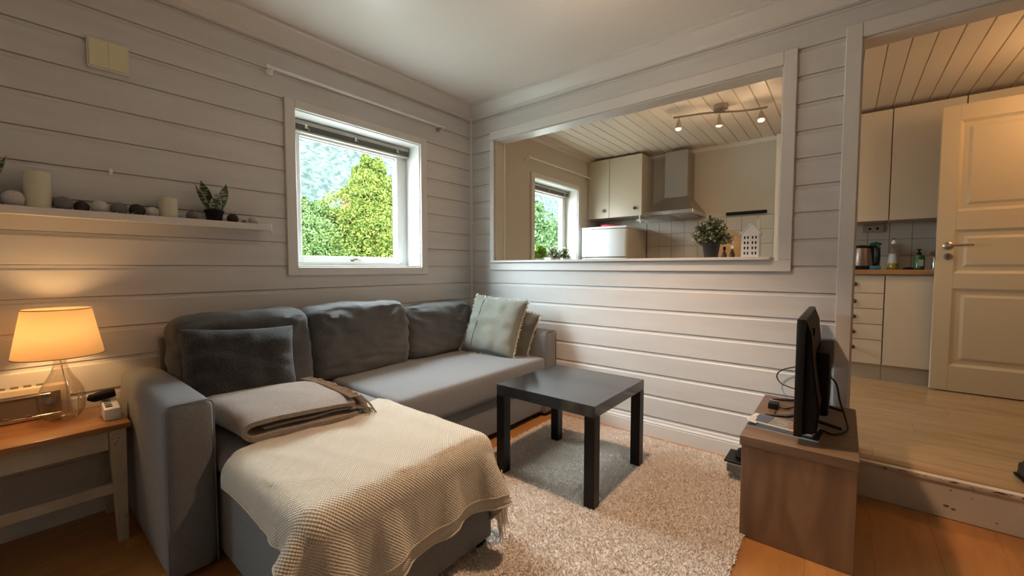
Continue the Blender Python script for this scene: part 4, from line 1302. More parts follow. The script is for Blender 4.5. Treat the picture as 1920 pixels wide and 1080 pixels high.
B().tube(bez([(LX, LY, TZ + 0.24), (LX + 0.008, LY + 0.010, TZ + 0.16), (LX + 0.012, LY + 0.030, TZ + 0.02), (LX + 0.012, LY + 0.040, TZ + 0.03), (LX + 0.010, LY + 0.045, TZ + 0.10), (LX, LY + 0.058, TZ + 0.07), (LX, LY + 0.062, TZ + 0.04)], 8), 0.0022, 6).done('cord', MT['whiteplastic'], tlmp, smooth=True)

# radio behind the lamp
ra = empty('radio', (0.05, -2.52, TZ), 'old cream radio with dark front panel standing behind the glass lamp', 'radio')
RY0, RY1, RX1, RZ1 = -2.72, -2.365, 0.070, TZ + 0.125
BX('body', MT['radio'], ra, 0.016, RX1, RY0, RY1, TZ + 0.001, RZ1, 0.005, 2)
BX('front_panel', MT['radiodark'], ra, RX1, RX1 + 0.003, RY0 + 0.02, RY1 - 0.018, TZ + 0.012, RZ1 - 0.022, 0.001)
BX('chrome_strip', MT['chrome'], ra, RX1 + 0.003, RX1 + 0.006, RY0 + 0.02, RY1 - 0.045, RZ1 - 0.034, RZ1 - 0.028, 0.001)
BX('chrome_strip', MT['chrome'], ra, RX1 + 0.003, RX1 + 0.006, RY0 + 0.02, RY1 - 0.018, TZ + 0.012, TZ + 0.017, 0.001)
B().lathe([(0.011, 0), (0.011, 0.004), (0.006, 0.006)], (RX1 + 0.003, RY1 - 0.048, TZ + 0.062), 14, mat3=Matrix.Rotation(PI / 2, 3, 'Y')).done('dial', MT['nickel'], ra, smooth=40)
for k in range(9):
    BX('button', MT['radiodark'], ra, 0.022, 0.038, -2.70 + 0.032 * k, -2.680 + 0.032 * k, RZ1, RZ1 + 0.006, 0.001)
for k in range(4):
    BX('slider', MT['chrome'], ra, RX1 + 0.003, RX1 + 0.008, -2.64 + 0.055 * k, -2.625 + 0.055 * k, TZ + 0.022, TZ + 0.027)

# power strip with adapter
ps = empty('power_strip', (0.27, -2.26, TZ), 'white slotted power strip at the table corner beside the sofa arm', 'power strip')
b = B().box(0.20, 0.305, -2.288, -2.242, TZ + 0.001, TZ + 0.066, 0.005, 2)
for v in b.bm.verts:
    if v.co.x > 0.25 and v.co.z > TZ + 0.04:
        v.co.z -= 0.020
b.done('body', MT['whiteplastic'], ps, smooth=40)
for k in range(5):
    xk = 0.220 + 0.015 * k
    zk = TZ + 0.0666 - max(0, (xk - 0.25) * 0.0) - (xk - 0.205) * 0.20
    BX('slot', MT['matte'], ps, xk, xk + 0.005, -2.282, -2.262, zk - 0.008, zk + 0.0005)
pa = tag(B().tube(bez([(0.200, -2.318, TZ + 0.080), (0.208, -2.303, TZ + 0.078), (0.215, -2.285, TZ + 0.083), (0.220, -2.245, TZ + 0.088)], 4), [0.012, 0.013, 0.014, 0.016, 0.017, 0.0175, 0.018, 0.018, 0.018, 0.018, 0.018, 0.017, 0.015], 10).done('plug_adapter', MT['matte'], smooth=40), 'black plug adapter lying on the white power strip', 'plug')

# ------------------------------------------------------------------ sofa
SF = empty('corner_sofa', (0.5, -1.1, 0.0), 'grey fabric corner sofa with chaise, two arms and back cushions', 'sofa')
sm = MT['sofa']


def arm_piping(arm, xf, y0, y1):
    k, r = 0.0065, 0.024
    x = xf - 0.0055
    a, b, t = y0 + k - 0.004, y1 - k + 0.004, 0.600 - k + 0.006
    pts = [(x, a, 0.03), (x, a, 0.25), (x, a, t - r)]
    pts += [(x, a + r - r * math.cos(q), t - r + r * math.sin(q)) for q in [PI / 2 * i / 6 for i in range(1, 7)]]
    pts += [(x, b - r + r * math.sin(q), t - r + r * math.cos(q)) for q in [PI / 2 * i / 6 for i in range(0, 7)]]
    pts += [(x, b, 0.25), (x, b, 0.03)]
    B().tube(pts, 0.0028, 6).done('piping', MT['sofapipe'], arm, smooth=True)


armL = soft_box('armrest', sm, SF, 0.035, 0.80, -2.208, -2.070, 0.018, 0.600, r=0.032, cuts=(10, 3, 8), puff=(0.004, 0.006, 0.008))
arm_piping(armL, 0.80, -2.208, -2.070)
armR = soft_box('armrest', sm, SF, 0.035, 0.872, -0.160, -0.022, 0.018, 0.600, r=0.032, cuts=(10, 3, 8), puff=(0.004, 0.006, 0.008))
arm_piping(armR, 0.872, -0.160, -0.022)
soft_box('back_frame', sm, SF, 0.020, 0.062, -2.075, -0.158, 0.03, 0.728, r=0.010, cuts=(2, 30, 8))
soft_box('base', sm, SF, 0.065, 0.845, -1.378, -0.163, 0.040, 0.262, r=0.012, cuts=(8, 12, 3))
soft_box('seat', sm, SF, 0.065, 0.878, -1.378, -0.163, 0.264, 0.425, r=0.030, cuts=(16, 24, 3), puff=(0.006, 0.0, 0.010), wr=0.004, wscale=5)
soft_box('chaise_base', sm, SF, 0.50, 1.462, -2.055, -1.384, 0.035, 0.300, r=0.012, cuts=(8, 8, 3))
soft_box('chaise_seat', sm, SF, 0.065, 1.475, -2.062, -1.380, 0.302, 0.425, r=0.055, cuts=(20, 12, 3), puff=(0.004, 0.002, 0.008), wr=0.004, wscale=5)
for (lx, ly) in ((1.42, -1.42), (1.42, -2.01), (0.60, -2.01), (0.80, -0.2)):
    BX('foot', MT['matte'], SF, lx - 0.022, lx + 0.022, ly - 0.022, ly + 0.022, 0.0005, 0.0355)
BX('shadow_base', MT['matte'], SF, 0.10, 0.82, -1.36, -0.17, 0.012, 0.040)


def cush_post(lean, sag, seed):
    def f(p, u):
        # lean back at the top; slump sideways; soften
        p = p.copy()
        t = (u[2] + 1) / 2
        p.x += -lean * (t - 0.3)
        p.z += sag * (1 - u[1] ** 2) * max(u[2], 0) + 0.010 * noise.noise(Vector((u[1] * 2.0 + seed, u[0], 0.3))) * t
        # soft creases radiating from top corners
        fr_ = max(0, u[0])
        for s_ in (-1, 1):
            d = math.hypot((u[1] - s_ * 0.95) * 1.0, (u[2] - 0.9) * 0.8)
            a = math.atan2(u[2] - 0.9, (u[1] - s_ * 0.95))
            p.x += fr_ * 0.0085 * math.sin(a * 9 + seed * 3 + 3 * noise.noise(Vector((d * 3, seed, 0)))) * math.exp(-((d - 0.45) / 0.35) ** 2)
        p.x += fr_ * 0.010 * (0.25 - abs(noise.noise(Vector((u[1] * 1.3 + seed, u[2] * 4.5 + u[1] * 0.8, seed))))) 
        return p
    return f


for i, (a, b, zt, sd, xf) in enumerate(((-2.060, -1.475, 0.812, 1.3, 0.272), (-1.468, -0.838, 0.818, 4.1, 0.262), (-0.832, -0.205, 0.772, 7.7, 0.250))):
    bc_ = soft_box('back_cushion', MT['sofacush'], SF, 0.085, xf, a, b, 0.425, zt, r=0.055, cuts=(5, 34, 24), puff=(0.034, 0.006, 0.012), wr=0.024, wscale=5.0, seed=sd, wdir=(1, 0.8, 1.7), post=cush_post(0.050, 0.010, sd))
    zt2 = zt - 0.012
    pts = [(xf - 0.058 + 0.004 * math.sin(k), a + 0.05 + (b - a - 0.1) * k / 14, zt2 + 0.016 + 0.006 * math.sin(PI * k / 14)) for k in range(15)]

# ------------------------------------------------------------------ cushions (loose)


def throw_pillow(name, mt, size, thick, M4, label, seed, fringe=None, wr=0.006, frm=None, seam=False):
    w, h = size
    n = 26
    root = empty(name, M4.translation, label, 'pillow')
    rot = M4.to_3x3()
    C_ = M4.translation
    bmv = B()
    grid = {}
    rn = random.Random(seed)
    for s in (1, -1):
        for i in range(n + 1):
            for j in range(n + 1):
                u, v = -1 + 2 * i / n, -1 + 2 * j / n
                key = (s, i, j)
                if (i in (0, n) or j in (0, n)) and s == -1:
                    grid[key] = grid[(1, i, j)]
                    continue
                # sides curve in, corners stay pointed
                x = u * w / 2 * (1 - 0.07 * (1 - v * v))
                y = v * h / 2 * (1 - 0.07 * (1 - u * u))
                t = thick / 2 * ((1 - u ** 4) * (1 - v ** 4)) ** 0.55
                q = Vector((u * 2.2 + seed, v * 2.2, s * 1.0))
                t += wr * noise.noise(q * 1.2) * (1 - u * u) * (1 - v * v) * 1.6
                e = 1 - min(1 - abs(u), 1 - abs(v))
                t += wr * 0.9 * math.sin((u * 13 if abs(v) > abs(u) else v * 13) + 2 * noise.noise(q)) * max(0, e - 0.45) * (1 - e) * 4
                grid[key] = bmv.bm.verts.new(C_ + rot @ Vector((x, y, s * t)))
        for i in range(n):
            for j in range(n):
                f = [grid[(s, i, j)], grid[(s, i + 1, j)], grid[(s, i + 1, j + 1)], grid[(s, i, j + 1)]]
                if s == -1: f = f[::-1]
                try: bmv.bm.faces.new(f)
                except ValueError: pass
    bmv.done('cover', mt, root, smooth=80)
    if seam:
        pts = []
        for k in range(1, n):
            g = grid
        bs = B()
        pts = []
        for k in range(2, n - 1):
            u, v = -0.52, -1 + 2 * k / n
            t = thick / 2 * ((1 - u ** 4) * (1 - v ** 4)) ** 0.55
            x = u * w / 2 * (1 - 0.07 * (1 - v * v)); y = v * h / 2 * (1 - 0.07 * (1 - u * u))
            pts.append(C_ + rot @ Vector((x, y, t + 0.001)))
        bs.tube(pts, 0.0022, 5).done('seam', MT['sage2'], root)
    if fringe:
        fb_ = B()
        m_ = 46
        for side in range(4):
            for k in range(m_):
                t = -1 + 2 * (k + rn.random() * 0.6) / m_
                u, v = ((t, 1), (t, -1), (1, t), (-1, t))[side]
                x = u * w / 2 * (1 - 0.07 * (1 - v * v)); y = v * h / 2 * (1 - 0.07 * (1 - u * u))
                ou = Vector(((0, 1, 0), (0, -1, 0), (1, 0, 0), (-1, 0, 0))[side])
                tn = Vector(((1, 0, 0), (1, 0, 0), (0, 1, 0), (0, 1, 0))[side])
                p0 = Vector((x, y, 0)) - ou * 0.004
                L_ = rn.uniform(0.012, 0.022)
                z_ = rn.uniform(-0.006, 0.006)
                p1 = p0 + ou * L_ + tn * rn.uniform(-0.006, 0.006) + Vector((0, 0, z_))
                wv = 0.006
                q = [p0 - tn * wv, p0 + tn * wv, p1 + tn * wv * 0.8, p1 - tn * wv * 0.8]
                fb_.quad(*[C_ + rot @ a for a in q])
        tag(fb_.done('frayed_edge', fringe, root), kind='stuff')
    return root


def orient(origin, xdir, ydir):
    x = Vector(xdir).normalized()
    y = Vector(ydir)
    y = (y - x * y.dot(x)).normalized()
    z = x.cross(y)
    m = Matrix((x, y, z)).transposed().to_4x4()
    m.translation = Vector(origin)
    return m


# green pillow leaning on the right arm
throw_pillow('throw_pillow', MT['sage'], (0.455, 0.44), 0.125, orient((0.505, -0.292, 0.626), (0.97, 0.13, -0.05), (-0.03, 0.42, 0.90)),
             'pale sage linen pillow with frayed edges, in front in the sofa corner', 21, MT['sagefr'], wr=0.012, seam=True)
throw_pillow('throw_pillow', MT['sage2'], (0.40, 0.37), 0.09, orient((0.590, -0.232, 0.585), (0.93, 0.20, -0.24), (0.24, 0.22, 0.93)),
             'darker olive linen pillow tucked between the sage pillow and the arm', 22, MT['sagefr'], wr=0.012)
throw_pillow('throw_pillow', MT['fluff'], (0.46, 0.38), 0.145, orient((0.385, -1.850, 0.600), (0.05, 1.0, -0.07), (-0.38, 0.0, 0.92)),
             'charcoal fleece pillow leaning by the left sofa arm above the taupe blanket', 23, None, wr=0.016)

# ------------------------------------------------------------------ folded taupe blanket
FB = empty('folded_blanket', (0.68, -1.83, 0.435), 'folded taupe wool blanket with fringe on the sofa by the left arm', 'blanket')


def folded():
    # path in the y-z plane: two thick layers with the fold at the -y end
    path = []
    ys0, ys1 = -2.015, -1.625
    zl, zu = 0.0, 0.056
    n1 = 16
    for k in range(n1 + 1):
        path.append((ys1 + (ys0 + 0.03 - ys1) * k / n1, zl))
    for k in range(1, 8):
        a = PI / 2 + PI * k / 8
        path.append((ys0 + 0.03 + 0.036 * math.cos(a), (zl + zu) / 2 - (zu - zl) / 2 * math.sin(a)))
    for k in range(n1 + 1):
        path.append((ys0 + 0.03 + (ys1 - 0.01 - ys0 - 0.03) * k / n1, zu))
    return path


def band(path, x0, x1, th, name, base, dome, seed, off=0.0):
    b = B()
    nx = 16
    P = [Vector((0, y, z)) for y, z in path]
    rows = []
    for i, p in enumerate(P):
        t = (P[min(i + 1, len(P) - 1)] - P[max(i - 1, 0)]).normalized()
        n = Vector((0, -t.z, t.y))
        rows.append((p, n))
    def V(i, k, s):
        p, n = rows[i]
        u = k / nx
        x = x0 + (x1 - x0) * u
        ed = 1 - abs(2 * u - 1) ** 6
        th_ = th * (0.55 + 0.45 * ed)
        q = p + n * s * th_ / 2
        f = (q.y + 2.015) / 0.39
        dz = dome * math.sin(PI * u) * (0.4 + 0.6 * max(0, min(1, q.z / 0.06))) - 0.020 * max(0, f - 0.55) * (q.z / 0.056)
        q = q + Vector((x + 0.02 * (f - 0.5) + 0.012 * noise.noise(Vector((0, q.y * 6, q.z * 20 + seed))) * (1 if u > 0.5 else -1) + 0.030 * f * u, 0, base + dz))
        q += Vector((0, 0, 0.007 * noise.noise(Vector((x * 9, q.y * 9, seed)))))
        q.y += 0.018 * noise.noise(Vector((x * 5, seed, i * 0.02)))
        return q
    grid = [[[b.bm.verts.new(V(i, k, s)) for k in range(nx + 1)] for i in range(len(P))] for s in (-1, 1)]
    for s in (0, 1):
        for i in range(len(P) - 1):
            for k in range(nx):
                f = (grid[s][i][k], grid[s][i][k + 1], grid[s][i + 1][k + 1], grid[s][i + 1][k])
                b.bm.faces.new(f if s else f[::-1])
    for i in range(len(P) - 1):
        for k in (0, nx):
            b.bm.faces.new((grid[0][i][k], grid[1][i][k], grid[1][i + 1][k], grid[0][i + 1][k]))
    for i in (0, len(P) - 1):
        for k in range(nx):
            b.bm.faces.new((grid[0][i][k], grid[0][i][k + 1], grid[1][i][k + 1], grid[1][i][k]))
    bmesh.ops.recalc_face_normals(b.bm, faces=b.bm.faces[:])
    return b.done(name, MT['taupe'], FB, smooth=50)


pth = folded()
band(pth, 0.46, 0.905, 0.030, 'blanket_fold', 0.452, 0.022, 2.0)
band([(y * 1.0 + 0.0, z) for y, z in [(-1.63 - 0.33 * k / 12, 0.0) for k in range(13)]], 0.47, 0.895, 0.016, 'inner_fold', 0.480, 0.014, 5.0)
fr_ = B()
rn = random.Random(5)
for k in range(230):
    x = 0.50 + 0.44 * (k % 115) / 115
    z = (0.526 if k < 115 else 0.478) + 0.010 * math.sin(PI * (k % 115) / 115)
    p0 = Vector((x, -1.652, z))
    L_ = rn.uniform(0.07, 0.11)
    jx = rn.uniform(-0.015, 0.03)
    p1 = p0 + Vector((jx * 0.4, L_ * 0.45, -0.004 + rn.uniform(-0.004, 0.006)))
    p2 = p0 + Vector((jx, L_ * 0.8, -(z - 0.445) * 0.55))
    p3 = p0 + Vector((jx * 1.5, L_, -(z - 0.442)))
    fr_.tube([p0, p1, p2, p3], [0.0032, 0.0028, 0.0024, 0.0016], 4)
tag(fr_.done('fringe', MT['taupeyarn'], FB), kind='stuff')

# ------------------------------------------------------------------ cream knitted throw over the chaise
CB = empty('knitted_throw', (1.15, -1.75, 0.43), 'cream waffle-knit throw draped over the chaise with a tasselled corner', 'blanket')
CX, CY0, CY1 = 1.478, -2.066, -1.376        # chaise edges the cloth breaks over
# corners of the spread cloth (unfolded plan): back-left, back-right, front-right, front-left
UQ = [Vector((0.930, -2.150)), Vector((0.810, -1.440)), Vector((1.618, -1.155)), Vector((1.695, -2.150))]


def settle_cloth(n=66, steps=200, iters=24):
    """let the spread cloth fall over the chaise (position-based dynamics on a grid)"""
    a, b, c, d = [np.array(q) for q in UQ]
    U_, V_ = np.meshgrid(np.linspace(0, 1, n + 1), np.linspace(0, 1, n + 1), indexing='ij')
    U3, V3 = U_[..., None], V_[..., None]
    P2 = (a * (1 - V3) + b * V3) * (1 - U3) + (d * (1 - V3) + c * V3) * U3
    P2[..., 0] += 0.012 * np.sin(V_ * 9 + 1) * (1 - U_)
    P2[..., 1] += 0.008 * np.sin(U_ * 8)
    X = np.zeros((n + 1, n + 1, 3))
    X[..., :2] = P2
    rs = np.random.RandomState(3)
    X[..., 2] = 0.452 + 0.004 * np.sin(P2[..., 0] * 21 + P2[..., 1] * 9) + 0.003 * np.sin(P2[..., 1] * 33 - P2[..., 0] * 12)
    Vv = np.zeros_like(X)
    cons = []
    for (di, dj, st, w) in ((1, 0, 2, 1.0), (0, 1, 2, 1.0), (1, 1, 2, 0.35), (1, -1, 2, 0.35), (4, 0, 8, 0.10), (0, 4, 8, 0.10)):
        for ph in range(st if st < 8 else 8):
            if di and not dj:
                I = np.arange(ph, n + 1 - di, st); J = np.arange(0, n + 1)
            elif dj and not di:
                I = np.arange(0, n + 1); J = np.arange(ph, n + 1 - dj, st)
            else:
                I = np.arange(ph, n, 2); J = np.arange(0, n) if dj > 0 else np.arange(1, n + 1)
            if len(I) == 0 or len(J) == 0: continue
            II, JJ = np.meshgrid(I, J, indexing='ij')
            A = (II.ravel(), JJ.ravel())
            Bq = (II.ravel() + di, JJ.ravel() + dj)
            dd = P2[A] - P2[Bq]
            rest = np.sqrt((dd ** 2).sum(-1))
            cons.append((A, Bq, rest, w))
    lo = np.array([-1.0, -2.088, -0.2]); hi = np.array([1.480, -1.380, 0.430])
    lo2 = np.array([-1.0, -1.5, -0.2]); hi2 = np.array([0.882, -0.10, 0.432])
    rr = 0.058
    h = 1 / 90.0
    th = 0.005
    rest_on = ((P2[..., 0] < 1.395) & (P2[..., 1] > -1.98) & (P2[..., 1] < -1.46))[..., None]
    held = None

    def sdf(Y, l_, h_, r_):
        c_ = (l_ + h_) / 2
        e_ = (h_ - l_) / 2 - r_
        q = Y - c_
        aq = np.abs(q) - e_
        mq = np.maximum(aq, 0)
        ln = np.sqrt((mq ** 2).sum(-1))
        inside = ln < 1e-9
        dist = np.where(inside, aq.max(-1), ln) - r_
        nrm = np.where(inside[..., None], (aq == aq.max(-1, keepdims=True)) * np.sign(q), mq * np.sign(q) / np.maximum(ln, 1e-9)[..., None])
        return dist, nrm
    for s_ in range(steps):
        Vv[..., 2] -= 9.8 * h
        Vv *= 0.985
        Xp = X.copy()
        X = X + Vv * h
        for it in range(iters):
            for A, Bq, rest, w in cons:
                dl_ = X[A] - X[Bq]
                ln = np.sqrt((dl_ ** 2).sum(-1)) + 1e-12
                f = (0.5 * w * (ln - rest) / ln)[:, None] * dl_
                X[A] -= f
                X[Bq] += f
            if held is not None: X = np.where(rest_on, held, X)
        for l_, h_, r_ in ((lo, hi, rr), (lo2, hi2, 0.03)):
            dist, nrm = sdf(X, l_, h_, r_)
            m_ = dist < th
            push = (th - dist)[..., None] * nrm
            X = np.where(m_[..., None], X + push, X)
            mv = X - Xp
            tng = mv - (mv * nrm).sum(-1, keepdims=True) * nrm
            k_ = np.where(m_, 0.35 + 0.62 * np.clip(nrm[..., 2], 0, 1), 0.0)[..., None]
            X = X - tng * k_
        X[..., 2] = np.maximum(X[..., 2], 0.022)
        if s_ == 14: held = X.copy()
        if held is not None: X = np.where(rest_on, held, X)
        Vv = (X - Xp) / h
        sp = np.sqrt((Vv ** 2).sum(-1, keepdims=True))
        Vv *= np.minimum(1, 1.5 / np.maximum(sp, 1e-9))
    # fine rumples left on the flat part
    return X, P2


CLX, CLP = settle_cloth()
_n = CLX.shape[0] - 1
_gu = np.gradient(CLX, axis=0)
_gv = np.gradient(CLX, axis=1)
CLN = np.cross(_gu, _gv)
CLN /= np.maximum(np.linalg.norm(CLN, axis=-1, keepdims=True), 1e-9)
if CLN[_n // 3, _n // 2, 2] < 0: CLN = -CLN


def drape(u, v, lay=0.0):
    fu, fv = min(max(u, 0), 1) * _n, min(max(v, 0), 1) * _n
    i, j = min(int(fu), _n - 1), min(int(fv), _n - 1)
    a, b = fu - i, fv - j

    def bl(G): return (G[i, j] * (1 - b) + G[i, j + 1] * b) * (1 - a) + (G[i + 1, j] * (1 - b) + G[i + 1, j + 1] * b) * a
    p = Vector(bl(CLX).tolist())
    nn = Vector(bl(CLN).tolist())
    q = bl(CLP)
    if nn.z > 0.9:
        p.z += 0.0035 * max(0, 0.3 - abs(noise.noise(Vector((q[0] * 2.2 + q[1] * 2.0, q[1] * 6.5 - q[0] * 2.5, 9))))) * 4
    return p + nn * lay, Vector((q[0], q[1]))


def cloth(name, nu, nv, m, lay, hemoff=0.0, u0=0.0, u1=1.0, v0=0.0, v1=1.0):
    co, uvs, fa = [], [], []
    for i in range(nu + 1):
        for j in range(nv + 1):
            u, v = u0 + (u1 - u0) * i / nu, v0 + (v1 - v0) * j / nv
            c, P = drape(u, v, lay)
            co.append(c[:])
            uvs.append((P.x, P.y))
    for i in range(nu):
        for j in range(nv):
            a = i * (nv + 1) + j
            fa.append((a, a + nv + 1, a + nv + 2, a + 1))
    me = bpy.data.meshes.new(name)
    me.from_pydata(co, [], fa)
    uvl = me.uv_layers.new(name='UVMap')
    for li, lp in enumerate(me.loops):
        uvl.data[li].uv = uvs[lp.vertex_index]
    o = link_obj(name, me, m, CB, smooth=70)
    md = o.modifiers.new('thickness', 'SOLIDIFY')
    md.thickness = 0.005
    md.offset = 1
    return o


cloth('knit_cloth', 150, 140, MT['knit'], 0.0)
# hems
def hem(seq, name):
    pts = [drape(u, v, 0.002)[0] for u, v in seq]
    B().tube(pts, 0.0042, 6).done(name, MT['yarn'], CB, smooth=True)


hem([(1.0, k / 90) for k in range(91)], 'hem')
hem([(k / 90, 0.0) for k in range(91)], 'hem')
hem([(k / 90, 1.0) for k in range(91)], 'hem')
# the folded-under second layer that shows below the front hem
me_co, me_uv, me_f = [], [], []
nv = 80
for j in range(nv + 1):
    v = 0.0 + 0.97 * j / nv
    c1, P1 = drape(0.965, v, -0.004)
    c2, P2 = drape(1.0, v, -0.004)
    ext = 0.020 + 0.028 * math.sin(PI * min(1, v * 1.15)) ** 0.6
    d = (c2 - c1)
    d = d.normalized() if d.length > 1e-6 else Vector((0, 0, -1))
    inw = Vector((-0.001, 0, 0))
    for k in range(4):
        q = c1 + inw + (c2 - c1 + d * ext) * (k / 3)
        me_co.append(q[:]); me_uv.append((P1.x + (0.033 + ext) * k / 3 * 1.3, P1.y))
for j in range(nv):
    for k in range(3):
        a = j * 4 + k
        me_f.append((a, a + 1, a + 5, a + 4))
me = bpy.data.meshes.new('under_layer')
me.from_pydata(me_co, [], me_f)
uvl = me.uv_layers.new(name='UVMap')
for li, lp in enumerate(me.loops):
    uvl.data[li].uv = me_uv[lp.vertex_index]
o = link_obj('under_layer', me, MT['knit'], CB, smooth=70)
md = o.modifiers.new('thickness', 'SOLIDIFY'); md.thickness = 0.004; md.offset = 0
B().tube([Vector(me_co[j * 4 + 3]) for j in range(nv + 1)], 0.004, 6).done('hem', MT['yarn'], CB, smooth=True)
# fringe on the right-hand edge, hanging near the front corner
fr_ = B()
rn = random.Random(8)
for k in range(150):
    u = 0.55 + 0.45 * k / 150
    p, P = drape(u, 1.0, 0.006)
    L_ = rn.uniform(0.07, 0.115)
    jx, jy = rn.uniform(-0.006, 0.010), rn.uniform(-0.004, 0.012)
    zb = max(p.z - L_, 0.035)
    fr_.tube([p, p + Vector((jx, jy, -(p.z - zb) * 0.5)), Vector((p.x + jx * 2, p.y + jy * 1.5, zb))], [0.0022, 0.0018, 0.0012], 4)
for k in range(26):
    u = 0.74 + 0.012 * k + rn.uniform(-0.004, 0.004)
    p, P = drape(min(u, 0.999), 0.93 + rn.uniform(-0.01, 0.01), 0.010)
    if u > 0.99: break
    p += Vector((0.012, 0.008, 0.004))
    L_ = rn.uniform(0.12, 0.17)
    fr_.tube([p, p + Vector((0.010, 0.002, -L_ * 0.5)), p + Vector((0.014 + rn.uniform(-0.01, 0.01), rn.uniform(-0.01, 0.01), -L_))], [0.003, 0.0024, 0.0016], 4)
for k in range(9):
    p, P = drape(0.50 + k * 0.004, 0.985, 0.008)
    fr_.tube([p, p + Vector((rn.uniform(-0.02, 0.01), 0.015, 0.006)), p + Vector((rn.uniform(-0.02, 0.03), 0.035, 0.002))], 0.0022, 4)
tag(fr_.done('fringe', MT['yarn'], CB), kind='stuff')

# ------------------------------------------------------------------ rug
RX0, RX1_, RY0_, RY1_ = 0.93, 2.195, -2.35, -0.055
rg = tag(B().box(RX0, RX1_, RY0_, RY1_, 0.0005, 0.007, 0.002).done('rug', MT['rugbase']), 'greige shaggy pile rug under the black coffee table', 'rug')
N_ = 170000
rng = np.random.default_rng(4)
px = rng.uniform(RX0, RX1_, N_)
py = rng.uniform(RY0_, RY1_, N_)
# more care where the camera sees it
hgt = rng.uniform(0.009, 0.0155, N_)
ang = rng.uniform(0, 2 * np.pi, N_)
lean = rng.uniform(0.002, 0.011, N_)
la = rng.uniform(0, 2 * np.pi, N_)
wd = rng.uniform(0.0010, 0.0021, N_)
cu, cv = np.cos(ang) * wd, np.sin(ang) * wd
tx, ty = px + np.cos(la) * lean, py + np.sin(la) * lean
V4 = np.zeros((N_, 4, 3))
V4[:, 0] = np.stack([px - cu, py - cv, np.full(N_, 0.005)], 1)
V4[:, 1] = np.stack([px + cu, py + cv, np.full(N_, 0.005)], 1)
V4[:, 2] = np.stack([tx + cu, ty + cv, hgt], 1)
V4[:, 3] = np.stack([tx - cu, ty - cv, hgt], 1)
me = bpy.data.meshes.new('pile')
me.vertices.add(N_ * 4)
me.vertices.foreach_set('co', V4.ravel())
me.loops.add(N_ * 4)
me.loops.foreach_set('vertex_index', np.arange(N_ * 4))
me.polygons.add(N_)
me.polygons.foreach_set('loop_start', np.arange(N_) * 4)
me.update(calc_edges=True)
tag(link_obj('pile', me, MT['rug'], rg), kind='stuff')

# ------------------------------------------------------------------ coffee table
ctb = empty('coffee_table', (1.390, -0.685, 0.0), 'square black coffee table on the rug', 'table')
tx0, tx1, ty0, ty1 = 1.115, 1.665, -0.960, -0.410
BX('tabletop', MT['blktop'], ctb, tx0, tx1, ty0, ty1, 0.408, 0.460, 0.0015)
for (a, c) in ((tx0, ty0), (tx1 - 0.05, ty0), (tx0, ty1 - 0.05), (tx1 - 0.05, ty1 - 0.05)):
    BX('leg', MT['blk'], ctb, a + 0.0002, a + 0.0498, c + 0.0002, c + 0.0498, 0.010, 0.4078, 0.001)

# ------------------------------------------------------------------ TV bench
bn = empty('tv_bench', (2.35, -0.38, 0.0), 'low grey-brown wood TV bench against the back wall', 'bench')
bx0, bx1, by0, by1 = 2.178, 2.524, -0.735, -0.085
BX('top', MT['oakh'], bn, bx0 - 0.006, bx1 + 0.004, by0 - 0.006, by1, 0.364, 0.402, 0.002)
BX('end_panel', MT['oak'], bn, bx0, bx1, by0, by0 + 0.034, 0.0005, 0.3638, 0.0015)
BX('end_panel', MT['oak'], bn, bx0, bx1, by1 - 0.034, by1, 0.0005, 0.3638, 0.0015)
BX('back_panel', MT['oak'], bn, bx1 - 0.010, bx1 - 0.001, by0 + 0.034, by1 - 0.034, 0.02, 0.3638)
BX('shelf', MT['oakh'], bn, bx0 + 0.004, bx1 - 0.010, by0 + 0.034, by1 - 0.034, 0.020, 0.046)
bk1 = tag(B().box(2.045, 2.300, -0.300, -0.125, 0.0465, 0.085, 0.002).done('book', MT['bookgrey']), 'thick grey book sticking out of the TV bench at floor level', 'book')
bk2 = tag(B().box(2.030, 2.290, -0.285, -0.130, 0.0855, 0.095, 0.001).done('book', MT['plastic']), 'flat black booklet lying on the grey book in the bench', 'book')
bk3 = tag(B().lathe([(0.05, 0.0), (0.058, 0.01), (0.045, 0.035), (0.02, 0.045)], (2.12, -0.20, 0.0955), 14).done('cable_coil', MT['matte'], smooth=40), 'black cable bundle on the booklet beside the TV bench', 'cable')

# ------------------------------------------------------------------ TV
tv = empty('television', (2.37, -0.40, 0.402), 'black flat-screen television seen edge-on standing on the bench', 'television')
ya, yb, za, zb_ = -0.715, -0.060, 0.432, 0.862
BX('front_frame', MT['plastic'], tv, 2.340, 2.366, ya, yb, za, zb_, 0.003, 2)
BX('screen', mat('tv_screen', (0.006, 0.006, 0.007), 0.12), tv, 2.3385, 2.3402, ya + 0.014, yb - 0.014, za + 0.022, zb_ - 0.014)
b = B()
prof = [(2.366, za + 0.004), (2.408, za + 0.02), (2.414, za + 0.11), (2.404, za + 0.17), (2.392, za + 0.27), (2.382, zb_ - 0.05), (2.366, zb_ - 0.006)]
b.prism(prof, 'y', ya + 0.02, yb - 0.02)
bmesh.ops.bevel(b.bm, geom=[e for e in b.bm.edges if abs(e.verts[0].co.y - e.verts[1].co.y) < 1e-5], offset=0.006, segments=2, affect='EDGES')
b.done('rear_shell', MT['matte'], tv, smooth=30)
BX('rear_box', MT['matte'], tv, 2.395, 2.436, -0.53, -0.17, 0.47, 0.72, 0.010, 2)
for k in range(5):
    BX('vent_slot', MT['plastic'], tv, 2.376, 2.389, -0.60 + 0.006 * k, -0.597 + 0.006 * k, 0.79, 0.82)
